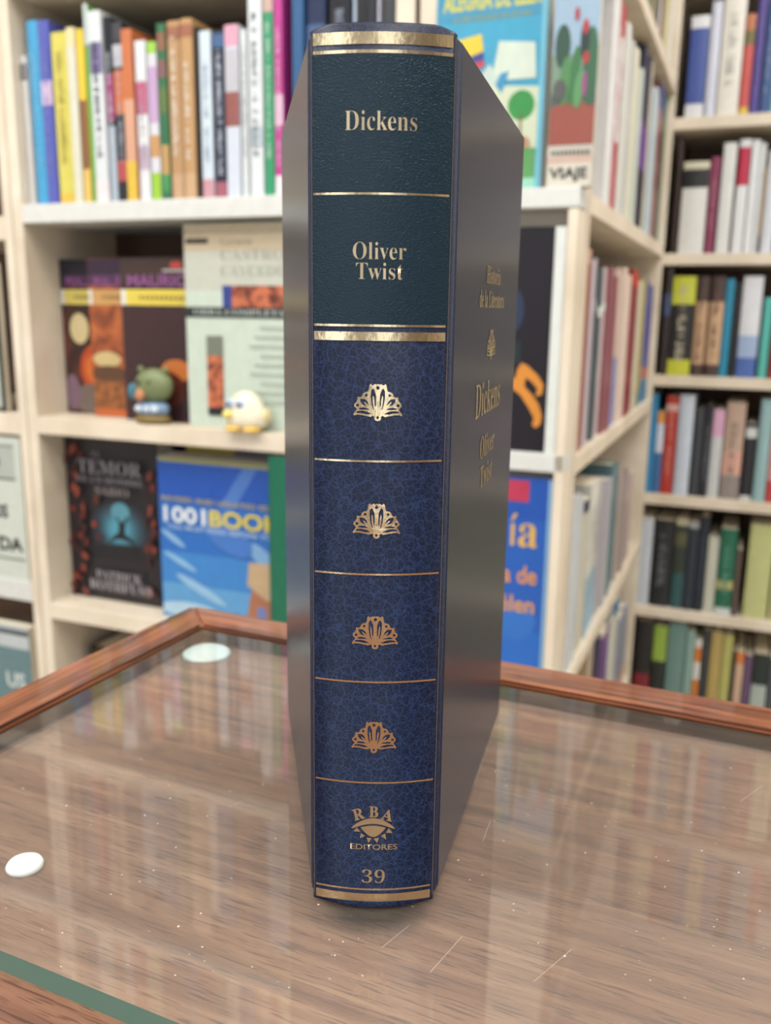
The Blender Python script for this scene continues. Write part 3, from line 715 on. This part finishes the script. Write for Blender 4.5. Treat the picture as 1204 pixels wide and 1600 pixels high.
t = thing('toy_bird', 'round cream toy bird with big blue-ringed eyes and yellow beak and feet', 'toy', W(-.453, .0035, Z2), TH)
cream = mat((226, 220, 196), .4, name='cream_plastic')
b = bmesh.new(); lathe(b, [(.020, .004), (.030, .008), (.033, .016), (.031, .026), (.026, .038), (.020, .047), (.012, .053), (.004, .056)], 1, .56); obj('body', b, cream, t)
b = bmesh.new()
for sx in (-.014, .014): ball(b, (sx, -.010, .004), (.013, .014, .0045))
obj('foot', b, mat((225, 185, 90), .45), t)
b = bmesh.new(); ball(b, (-.020, -.016, .024), (.008, .008, .006)); obj('beak', b, mat((235, 215, 120), .4), t)
for sx in (-.018, -.001):
    b = bmesh.new(); ball(b, (sx, -.0135, .038), (.0075, .0035, .0075)); e = obj('eye', b, mat((185, 200, 225), .3), t)
    b = bmesh.new(); ball(b, (sx - .001, -.0165, .038), (.0035, .0018, .0035)); obj('pupil', b, mat((50, 50, 70), .3), e)
b = bmesh.new(); ball(b, (.030, .002, .022), (.006, .010, .011)); obj('wing', b, mat((220, 205, 160), .4), t)

# ================================================================ display table
TA = radians(-24.4); TC = Vector((-.0999, .4438, 0))
wood = ramp_mat('reddish_wood', [(.3, (54, 31, 21)), (.5, (108, 62, 40)), (.72, (146, 90, 60))], scale=(5, 110, 110), nscale=3, dist=.8, rough=.30, bump=.15, bscale=8, coat=.4)
wood_y = ramp_mat('reddish_wood_along', [(.3, (54, 31, 21)), (.5, (108, 62, 40)), (.72, (146, 90, 60))], scale=(110, 5, 110), nscale=3, dist=.8, rough=.30, bump=.15, bscale=8, coat=.4)
veneer = ramp_mat('walnut_veneer', [(.25, (80, 48, 35)), (.42, (108, 72, 53)), (.58, (122, 86, 65)), (.75, (142, 106, 82))], scale=(5, 85, 1), nscale=2.0, detail=9, dist=.7, rough=.55, bump=.25, bscale=6)
TL, TD, RW = 1.05, .62, .022
# short dark pores along the grain of the veneer
_nt = veneer.node_tree; _b = _nt.nodes['Principled BSDF']; _src = _b.inputs['Base Color'].links[0].from_socket
_tc = _nt.nodes.new('ShaderNodeTexCoord'); _mp = _nt.nodes.new('ShaderNodeMapping'); _mp.inputs['Scale'].default_value = (90, 1500, 1)
_nn = _nt.nodes.new('ShaderNodeTexNoise'); _nn.inputs['Scale'].default_value = 1.0; _nn.inputs['Detail'].default_value = 1
_rr = _nt.nodes.new('ShaderNodeValToRGB'); _rr.color_ramp.elements[0].position = .34; _rr.color_ramp.elements[0].color = (.5, .45, .42, 1); _rr.color_ramp.elements[1].position = .42; _rr.color_ramp.elements[1].color = (1, 1, 1, 1)
_mx = _nt.nodes.new('ShaderNodeMixRGB'); _mx.blend_type = 'MULTIPLY'; _mx.inputs[0].default_value = 1
_nt.links.new(_tc.outputs['Object'], _mp.inputs['Vector']); _nt.links.new(_mp.outputs[0], _nn.inputs['Vector']); _nt.links.new(_nn.outputs['Fac'], _rr.inputs[0])
_nt.links.new(_src, _mx.inputs[1]); _nt.links.new(_rr.outputs[0], _mx.inputs[2]); _nt.links.new(_mx.outputs[0], _b.inputs['Base Color'])
table = thing('display_table', 'dark red wooden display table with a raised frame around brown veneer', 'table', TC + Vector((0, 0, FLOOR)), TA)
z0, z1 = -FLOOR - .045, -FLOOR + .0008
def rail(name, pts, m):
    b = bmesh.new(); prism(b, pts, z0, z1)
    es = [e for e in b.edges if all(abs(v.co.z - z1) < 1e-6 for v in e.verts)]
    bmesh.ops.bevel(b, geom=es, offset=.0012, segments=2, affect='EDGES')
    obj(name, b, m, table)
rail('frame_rail', [(0, 0), (RW, -RW), (TL - RW, -RW), (TL, 0)], wood)
rail('frame_rail', [(0, -TD), (TL, -TD), (TL - RW, -TD + RW), (RW, -TD + RW)], wood)
rail('frame_rail', [(0, 0), (0, -TD), (RW, -TD + RW), (RW, -RW)], wood_y)
rail('frame_rail', [(TL, 0), (TL - RW, -RW), (TL - RW, -TD + RW), (TL, -TD)], wood_y)
b = bmesh.new(); box(b, RW, -TD + RW, -FLOOR - .022, TL - RW, -RW, -FLOOR - .0078); obj('table_panel', b, veneer, table)
b = bmesh.new()
for a in ((.02, -.04, TL - .02, -.02), (.02, -TD + .02, TL - .02, -TD + .04)): box(b, a[0], a[1], -FLOOR - .13, a[2], a[3], -FLOOR - .0455)
for a in ((.02, -TD + .041, .04, -.041), (TL - .04, -TD + .041, TL - .02, -.041)): box(b, a[0], a[1], -FLOOR - .13, a[2], a[3], -FLOOR - .0455)
obj('apron', b, wood, table)
for x, y in ((.045, -.045), (TL - .09, -.045), (.045, -TD + .09), (TL - .09, -TD + .09)):
    b = bmesh.new(); box(b, x, y - .045, 0, x + .045, y, -FLOOR - .0225, bev=.003); obj('leg', b, wood_y, table)

def glass_mat():
    m = bpy.data.materials.new('clear_glass'); m.use_nodes = True; nt = m.node_tree; nt.nodes.clear(); L = nt.links.new
    out = nt.nodes.new('ShaderNodeOutputMaterial'); mix = nt.nodes.new('ShaderNodeMixShader')
    tr = nt.nodes.new('ShaderNodeBsdfTransparent'); tr.inputs[0].default_value = (.965, .985, .975, 1)
    gl = nt.nodes.new('ShaderNodeBsdfGlossy'); gl.inputs['Roughness'].default_value = .025
    g = nt.nodes.new('ShaderNodeNewGeometry'); d = nt.nodes.new('ShaderNodeVectorMath'); d.operation = 'DOT_PRODUCT'
    L(g.outputs['Normal'], d.inputs[0]); L(g.outputs['Incoming'], d.inputs[1])
    a = nt.nodes.new('ShaderNodeMath'); a.operation = 'ABSOLUTE'; L(d.outputs['Value'], a.inputs[0])
    s = nt.nodes.new('ShaderNodeMath'); s.operation = 'SUBTRACT'; s.inputs[0].default_value = 1; L(a.outputs[0], s.inputs[1])
    p = nt.nodes.new('ShaderNodeMath'); p.operation = 'POWER'; p.inputs[1].default_value = 5; L(s.outputs[0], p.inputs[0])
    q = nt.nodes.new('ShaderNodeMath'); q.operation = 'MULTIPLY_ADD'; q.inputs[1].default_value = .95; q.inputs[2].default_value = .05; L(p.outputs[0], q.inputs[0])
    L(q.outputs[0], mix.inputs[0]); L(tr.outputs[0], mix.inputs[1]); L(gl.outputs[0], mix.inputs[2])
    # dust and hairline scratches that lie on the pane
    df = nt.nodes.new('ShaderNodeBsdfDiffuse'); df.inputs[0].default_value = (.8, .8, .78, 1)
    tc = nt.nodes.new('ShaderNodeTexCoord'); v = nt.nodes.new('ShaderNodeTexVoronoi'); v.inputs['Scale'].default_value = 95
    L(tc.outputs['Object'], v.inputs['Vector'])
    r = nt.nodes.new('ShaderNodeMath'); r.operation = 'LESS_THAN'; r.inputs[1].default_value = .030; L(v.outputs['Distance'], r.inputs[0])
    n = nt.nodes.new('ShaderNodeTexNoise'); n.inputs['Scale'].default_value = 14; L(tc.outputs['Object'], n.inputs['Vector'])
    r2 = nt.nodes.new('ShaderNodeMath'); r2.operation = 'MULTIPLY'; L(r.outputs[0], r2.inputs[0]); L(n.outputs['Fac'], r2.inputs[1])
    hz = nt.nodes.new('ShaderNodeMath'); hz.operation = 'MULTIPLY_ADD'; hz.inputs[1].default_value = .9; hz.inputs[2].default_value = DUST; L(r2.outputs[0], hz.inputs[0])
    m2 = nt.nodes.new('ShaderNodeMixShader'); L(hz.outputs[0], m2.inputs[0]); L(mix.outputs[0], m2.inputs[1]); L(df.outputs[0], m2.inputs[2])
    L(m2.outputs[0], out.inputs[0])
    return m
DUST = .03
GT = .0058
glass = thing('glass_plate', 'thick clear glass plate with a green edge lying on the table under the book', 'glass plate', TC, TA)
edge = bpy.data.materials.new('green_glass_edge'); edge.use_nodes = True
_n = edge.node_tree; _p = _n.nodes['Principled BSDF']; _p.inputs['Base Color'].default_value = s2l((96, 132, 120)); _p.inputs['Roughness'].default_value = .25
_t = _n.nodes.new('ShaderNodeBsdfTransparent'); _t.inputs[0].default_value = (.55, .68, .62, 1)
_g = _n.nodes.new('ShaderNodeNewGeometry'); _x = _n.nodes.new('ShaderNodeMixShader')
_n.links.new(_g.outputs['Backfacing'], _x.inputs[0]); _n.links.new(_p.outputs[0], _x.inputs[1]); _n.links.new(_t.outputs[0], _x.inputs[2])
_n.links.new(_x.outputs[0], _n.nodes['Material Output'].inputs[0])
gx0, gx1, gy0, gy1 = RW + .003, TL - RW - .003, -.2300, -RW - .0035
b = bmesh.new(); box(b, gx0, gy0, -GT, gx1, gy1, 0)
for f in b.faces: f.material_index = 0 if abs(f.normal.z if f.normal.length else 0) > .5 else 1
b.normal_update()
for f in b.faces: f.material_index = 0 if abs(f.normal.z) > .5 else 1
obj('pane', b, [glass_mat(), edge], glass)
b = bmesh.new()
r_ = random.Random(5)
cr = math.cos(TA); sr = math.sin(TA)
def to_table(x, y): dx, dy = x - TC.x, y - TC.y; return (dx * cr + dy * sr, -dx * sr + dy * cr)
for (xa, ya, xb, yb) in ((.0005, .190, .0075, .1985), (.012, .182, .0205, .1945), (.036, .1795, .047, .1905), (.030, .236, .0335, .247), (-.048, .252, -.044, .256), (.075, .292, .083, .288), (.115, .26, .126, .27)):
    p = Vector(to_table(xa, ya)); q = Vector(to_table(xb, yb)); d = (q - p).normalized(); o_ = Vector((-d.y, d.x)) * .000035
    quad(b, ((p.x - o_.x, p.y - o_.y, .00006), (q.x - o_.x, q.y - o_.y, .00006), (q.x + o_.x, q.y + o_.y, .00006), (p.x + o_.x, p.y + o_.y, .00006)))
for i in range(170):
    x, y = to_table(r_.uniform(-.09, .12), r_.uniform(.175, .30))
    if not (gx0 < x < gx1 and gy0 + .002 < y < gy1): continue
    rr = r_.uniform(.00008, .0003)
    f = flat_bm([[(x + px, y + py) for px, py in ellipse(0, 0, rr, rr * r_.uniform(.5, 1), 7)]])
    for v in f.verts: v.co.z = .00006
    merge(b, f)
obj('scratches', b, mat((190, 184, 176), .7), glass)
DISCW = mat((245, 247, 250), .5, name='white_reflection_disc')  # pale discs added under the pane to stand in for bright reflections
for lab, (x, y), r1 in (('white disc under the glass at the left, standing in for a reflection', (-.1035, .2316), .0052), ('pale disc under the glass at the far frame corner, standing in for a reflection', (-.0835, .3975), .0112)):
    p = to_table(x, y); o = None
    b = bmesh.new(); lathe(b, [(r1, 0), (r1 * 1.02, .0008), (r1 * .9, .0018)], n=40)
    o = obj('reflection_disc', b, DISCW if r1 < .008 else mat((196, 208, 212), .4, name='pale_reflection_disc')); o.location = (x, y, -.0078); props(o, lab, 'reflection disc', 'discs standing in for reflections in the glass')

# ================================================================ the upright book
BX, BY = -.0018, .2083
HWS = .0157; BUL = .0026
aR, aL = radians(15.3), radians(9.6)
book = thing('book', 'tall dark blue leather-grained hardback with gilt spine, slightly open on the glass', 'book', (BX, BY, 0), 0)

def leather(name, dark, vein, veins=True):
    m = bpy.data.materials.new(name); m.use_nodes = True; nt = m.node_tree; L = nt.links.new; b = nt.nodes['Principled BSDF']
    tc = nt.nodes.new('ShaderNodeTexCoord')
    n = nt.nodes.new('ShaderNodeTexNoise'); n.inputs['Scale'].default_value = 700; n.inputs['Detail'].default_value = 3
    ad = nt.nodes.new('ShaderNodeMixRGB'); ad.blend_type = 'ADD'; ad.inputs[0].default_value = .0016
    L(tc.outputs['Object'], n.inputs['Vector']); L(tc.outputs['Object'], ad.inputs[1]); L(n.outputs['Color'], ad.inputs[2])
    v = nt.nodes.new('ShaderNodeTexVoronoi'); v.feature = 'DISTANCE_TO_EDGE'; v.inputs['Scale'].default_value = 900
    v2 = nt.nodes.new('ShaderNodeTexVoronoi'); v2.feature = 'DISTANCE_TO_EDGE'; v2.inputs['Scale'].default_value = 420
    L(ad.outputs[0], v.inputs['Vector']); L(ad.outputs[0], v2.inputs['Vector'])
    mn = nt.nodes.new('ShaderNodeMath'); mn.operation = 'MINIMUM'
    mul = nt.nodes.new('ShaderNodeMath'); mul.operation = 'MULTIPLY'; mul.inputs[1].default_value = 1.0; L(v2.outputs['Distance'], mul.inputs[0])
    L(v.outputs['Distance'], mn.inputs[0]); L(mul.outputs[0], mn.inputs[1])
    r = nt.nodes.new('ShaderNodeValToRGB'); r.color_ramp.elements[0].position = .0; r.color_ramp.elements[0].color = s2l(vein)
    r.color_ramp.elements[1].position = .065; r.color_ramp.elements[1].color = s2l(dark)
    L(mn.outputs[0], r.inputs[0]); L(r.outputs[0], b.inputs['Base Color'])
    b.inputs['Roughness'].default_value = .36; b.inputs['Specular IOR Level'].default_value = .22
    bp = nt.nodes.new('ShaderNodeBump'); bp.inputs['Strength'].default_value = .18; bp.inputs['Distance'].default_value = .0002
    L(mn.outputs[0], bp.inputs['Height']); L(bp.outputs[0], b.inputs['Normal'])
    return m
navy = leather('navy_leather', (9, 18, 40), (31, 46, 78))

def bumpy(name, c, rough, metal, nscale, strength, spec=.5, coat=0.0, scale=(1, 1, 1), dist=.0002):
    m = bpy.data.materials.new(name); m.use_nodes = True; nt = m.node_tree; L = nt.links.new; b = nt.nodes['Principled BSDF']
    b.inputs['Base Color'].default_value = s2l(c); b.inputs['Roughness'].default_value = rough; b.inputs['Metallic'].default_value = metal
    b.inputs['Specular IOR Level'].default_value = spec; b.inputs['Coat Weight'].default_value = coat; b.inputs['Coat Roughness'].default_value = .2
    tc = nt.nodes.new('ShaderNodeTexCoord'); mp = nt.nodes.new('ShaderNodeMapping'); mp.inputs['Scale'].default_value = scale
    n = nt.nodes.new('ShaderNodeTexNoise'); n.inputs['Scale'].default_value = nscale; n.inputs['Detail'].default_value = 3
    bp = nt.nodes.new('ShaderNodeBump'); bp.inputs['Strength'].default_value = strength; bp.inputs['Distance'].default_value = dist
    L(tc.outputs['Object'], mp.inputs['Vector']); L(mp.outputs[0], n.inputs['Vector']); L(n.outputs['Fac'], bp.inputs['Height']); L(bp.outputs[0], b.inputs['Normal'])
    return m
teal = bumpy('teal_panel', (5, 38, 52), .25, 0, 1900, .8, .36, scale=(1, 1, 1.5), dist=.00025)
gold = bumpy('gold_foil', (202, 182, 146), .27, 1, 420, .5)
gold_print = mat((198, 178, 142), .36, metal=.9, name='gold_lettering')
gold_dull = bumpy('dull_gold_print', (150, 134, 100), .5, .6, 600, .3)
cloth = bumpy('dark_cover_cloth', (34, 40, 54), .27, 0, 700, .25, .6, scale=(1, 1, .12))

def spine_xy(u, off=0.0):
    y = -BUL * (1 - (u / HWS) ** 2)
    # outward normal of the arc
    d = 2 * BUL * u / HWS ** 2; L_ = math.hypot(d, 1)
    return (u + off * d / L_, y - off * 1 / L_)
def side_xy(sign, t, off=0.0):
    """point on the outer face of a board, t metres back from the spine edge"""
    a = aR if sign > 0 else aL
    return (sign * (HWS + t * sin(a) + off * cos(a)), t * cos(a) - off * sin(a))
def on_spine(off): return lambda u, z: Vector((*spine_xy(u, off), z))
def on_board(sign, off): return lambda t, z: Vector((*side_xy(sign, t, off), z))

# leather sheet: side strip, groove, spine, groove, side strip
prof = [side_xy(-1, t, o) for t, o in ((.0058, .0001), (.0035, .0), (.0024, -.0005), (.0016, -.0009), (.0008, -.0005))]
NS = 20
sp = [spine_xy(-HWS + 2 * HWS * i / NS) for i in range(NS + 1)]
prof2 = [side_xy(1, t, o) for t, o in ((.0008, -.0005), (.0016, -.0009), (.0024, -.0005), (.0035, .0), (.0058, .0001))]
outer = prof + sp + prof2
inner = []
for i, (x, y) in enumerate(outer):
    a = outer[max(0, i - 1)]; c = outer[min(len(outer) - 1, i + 1)]
    dx, dy = c[0] - a[0], c[1] - a[1]; l = math.hypot(dx, dy); inner.append((x - dy / l * .0009, y + dx / l * .0009))
def ztop(i):
    k = len(prof)
    if i < k: return .2092 + (.0006 * i / k)
    if i >= k + NS + 1: return .2092 + .0006 * (len(outer) - 1 - i) / k
    f = (i - k) / NS
    return .2098 + .0012 * min(1, 8 * f, 8 * (1 - f))
def zbot(i):
    k = len(prof)
    return .0006 if (i < k or i >= k + NS + 1) else .0003
b = bmesh.new(); R_ = []
for i in range(len(outer)):
    zt, zb = ztop(i), zbot(i)
    (x, y), (p, q) = outer[i], inner[i]
    mx_, my_ = (x + p) / 2, (y + q) / 2
    # rounded head and tail: the leather rolls over the edge
    k_ = i - len(prof); fl = 0.0
    if 0 <= k_ <= NS: fl = .0013 * min(1, 3.2 * (k_ / NS), 3.2 * (1 - k_ / NS))
    R_.append([b.verts.new(c) for c in ((p, q - fl, zb + .0004), (mx_, my_ - fl, zb), (x, y - fl, zb + .0004), (x, y, .0016), (x, y, zt - .0005), (mx_, my_, zt), (p, q, zt - .0004), (p, q, .0022))])
for a, c in zip(R_, R_[1:]):
    for i in range(8): b.faces.new((a[i], c[i], c[(i + 1) % 8], a[(i + 1) % 8])).smooth = True
b.faces.new(R_[0][::-1]); b.faces.new(R_[-1])
spine = obj('spine', b, navy, book)

def board(name, sign):
    a = bmesh.new(); t0, t1 = .0054, .1190; th = .0026
    o = [side_xy(sign, t0, -.0001), side_xy(sign, t1 - .0006, -.0001), side_xy(sign, t1, -.0007), side_xy(sign, t1, -th + .0005), side_xy(sign, t1 - .0006, -th), side_xy(sign, .0030, -th), side_xy(sign, .0030, -.0012), side_xy(sign, t0, -.0012)]
    if sign < 0: o = o[::-1]
    prism(a, o, .0006, .2092)
    return obj(name, a, cloth, book)
front = board('front_cover', 1); back = board('back_cover', -1)

# page block: bundles of leaves fanned between the boards
b = bmesh.new()
NB = 12
for i in range(NB):
    f = (i + .5) / NB; u = -HWS + .0038 + (2 * HWS - .0076) * f
    ang = -aL + (aR + aL) * f; ang *= .93
    d = Vector((sin(ang), cos(ang))); q = Vector((d.y, -d.x)); th = .00098
    p0 = Vector((u, .0020)); p1 = p0 + d * .1125
    prism(b, [tuple(p0 - q * th), tuple(p0 + q * th), tuple(p1 + q * th), tuple(p1 - q * th)], .0038, .2060)
leafm = ramp_mat('cream_leaves', [(.3, (206, 190, 156)), (.7, (226, 212, 182))], scale=(300, 300, 1), nscale=4, rough=.8)
obj('page_block', b, leafm, book)

def decal(name, bm, m, parent, fn, step=None):
    wrap(bm, fn, step)
    bm.normal_update()
    for f in bm.faces:
        if f.normal.y > 0: f.normal_flip()
    o = obj(name, bm, m, parent, smooth=True)
    return o
def strip(u0, u1, z0, z1): return flat_bm([[(u0, z0), (u1, z0), (u1, z1), (u0, z1)]])
S1 = .0012
decal('title_panel', strip(-.01555, .01555, .1486, .2050), teal, spine, on_spine(.00004), .001)
UL, UR = -.0150, .0148
creasem = mat((104, 92, 84), .4, name='crease_highlight_paint')  # thin brownish strip that paints the highlight along each spine crease
for u_ in (-HWS + .0003, HWS - .0003): decal('crease_highlight', strip(u_ - .00008, u_ + .00008, .0022, .2088), creasem, spine, on_spine(.00011))
for z0_, z1_ in ((.20665, .20905), (.2049, .20555), (.1765, .17695), (.1483, .1488), (.1452, .14715), (.11745, .1179), (.09005, .0905), (.0625, .06295), (.0353, .03575), (.0048, .0053), (.0014, .0038)):
    decal('gold_band', strip(UL, UR, z0_, z1_), gold, spine, on_spine(.00011), .001)

# flower ornament: gold shape with dark petals and dots left open
def orn_loops():
    half = [(363, 158), (374, 164), (386, 159), (398, 166), (410, 171), (419, 158), (430, 168), (433, 190), (437, 214), (452, 222), (470, 226), (484, 240), (490, 260), (506, 266), (524, 260), (524, 282), (535, 304), (550, 318), (552, 338), (538, 352), (530, 362), (545, 382), (559, 400), (552, 413), (532, 405), (498, 406), (458, 413), (420, 421), (402, 411), (388, 420), (391, 435), (380, 450)]
    full = half + [(363, 454)] + [(726 - x, y) for x, y in half[:0:-1]]
    holes = []
    def both(p): holes.append(p); holes.append([(726 - x, y) for x, y in p])
    holes.append(ellipse(363, 190, 14, 14, 12)); holes.append(ellipse(363, 425, 10, 12, 10))
    both(ellipse(456, 249, 11, 11, 10)); both(ellipse(523, 329, 12, 12, 10))
    both([(404, 192), (419, 218), (419, 270), (412, 320), (398, 362), (394, 356), (402, 310), (405, 262), (398, 250), (390, 290), (388, 336), (379, 338), (377, 300), (380, 240), (392, 208)])
    both([(434, 330), (444, 300), (466, 280), (503, 278), (500, 302), (482, 324), (452, 334), (474, 306), (466, 300)])
    both([(425, 362), (452, 350), (486, 346), (512, 352), (508, 362), (470, 364)])
    both([(412, 398), (446, 380), (486, 372), (526, 376), (536, 390), (500, 391), (452, 400)])
    return full, holes
full, holes = orn_loops()
def orn(cx, cz, k, fn, parent, m, kz=None, step=.001):
    kz = kz or k
    tr = lambda l: [(cx + (x - 363) * k, cz - (y - 306) * kz) for x, y in l]
    decal('ornament', flat_bm([tr(full)] + [tr(h) for h in holes]), m, parent, fn, step)
OC = -.0003
for cz in (.1313, .1034, .0756, .0480): orn(OC, cz, .0000288, on_spine(.00012), spine, gold)

def letters(name, s, x, z, w, h, fn, parent, m, ser=True, off=-.011, step=.0006):
    f = text_bm(s, w, h, ser, off, res=4)
    for v in f.verts: v.co.x += x; v.co.y += z
    return decal(name, f, m, parent, fn, step)
XO = .0018     # drawn positions below are measured from the world origin
letters('title_lettering', 'Dickens', -.0099 + XO, .1896, .0155, .0040, on_spine(.00012), spine, gold_print)
letters('title_lettering', 'Oliver', -.0080 + XO, .1629, .0118, .0037, on_spine(.00012), spine, gold_print)
letters('title_lettering', 'Twist', -.0073 + XO, .1586, .0104, .0036, on_spine(.00012), spine, gold_print)
letters('number_lettering', '39', -.0048 + XO, .0070, .0059, .0039, on_spine(.00012), spine, gold_print)

# publisher's emblem: letters over a brow, a half sun and its rays
def em(X, Y): return (-.00749 + XO + (X - 383) * .0000304, .0290 - (Y - 290) * .0000329)
b = bmesh.new()
def add_loop(l): merge(b, flat_bm([[em(x, y) for x, y in l]]))
N_ = 16
brow = [(375 + (750 - 375) * i / N_, 488 - 96 * math.sin(pi * i / N_) ** .8) for i in range(N_ + 1)]
low = [(748 - (748 - 378) * i / N_, 493 - 52 * math.sin(pi * i / N_)) for i in range(1, N_)]
add_loop(brow + low)
add_loop([(456 + (670 - 456) * i / N_, 474 - 18 * math.sin(pi * i / N_)) for i in range(N_ + 1)] + [(668 - (668 - 458) * i / N_, 478 + 76 * math.sin(pi * i / N_)) for i in range(1, N_)])
for tri in (((398, 513), (425, 478), (456, 512)), ((450, 570), (462, 524), (496, 548)), ((508, 560), (552, 566), (524, 608)), ((568, 568), (613, 560), (598, 608)), ((628, 546), (664, 524), (674, 578)), ((668, 518), (694, 478), (726, 522))): add_loop(tri)
for ch, (x, y), w_, h_, rot in (('R', (438, 362), 92, 96, .30), ('B', (566, 338), 78, 94, 0), ('A', (682, 366), 98, 96, -.26)):
    f = text_bm(ch, w_, h_, True, .012)
    for v in f.verts:
        px, py = v.co.x - w_ / 2, v.co.y - h_ / 2
        rx, ry = px * cos(rot) - py * sin(rot), px * sin(rot) + py * cos(rot)
        v.co = (*em(x + rx, y - ry), 0)
    merge(b, f)
f = text_bm('EDITORES', .0120, .0016, False, .012)
for v in f.verts: v.co.x += -.0078 + XO; v.co.y += .0166
merge(b, f)
decal('emblem', b, gold_print, spine, on_spine(.00012), .0006)

fb = on_board(1, .00002)
letters('cover_lettering', 'Historia', .0507, .1597, .0255, .0048, fb, front, gold_dull, step=None, off=0)
letters('cover_lettering', 'de la Literatura', .0400, .1530, .0450, .0048, fb, front, gold_dull, step=None, off=0)
orn(.0630, .1425, .0000395, fb, front, gold_dull, .0000300, step=None)
letters('cover_lettering', 'Dickens', .0391, .1226, .0455, .0098, fb, front, gold_dull, step=None, off=0)
letters('cover_lettering', 'Oliver', .0497, .1098, .0262, .0068, fb, front, gold_dull, step=None, off=0)
letters('cover_lettering', 'Twist', .0516, .1010, .0220, .0066, fb, front, gold_dull, step=None, off=0)
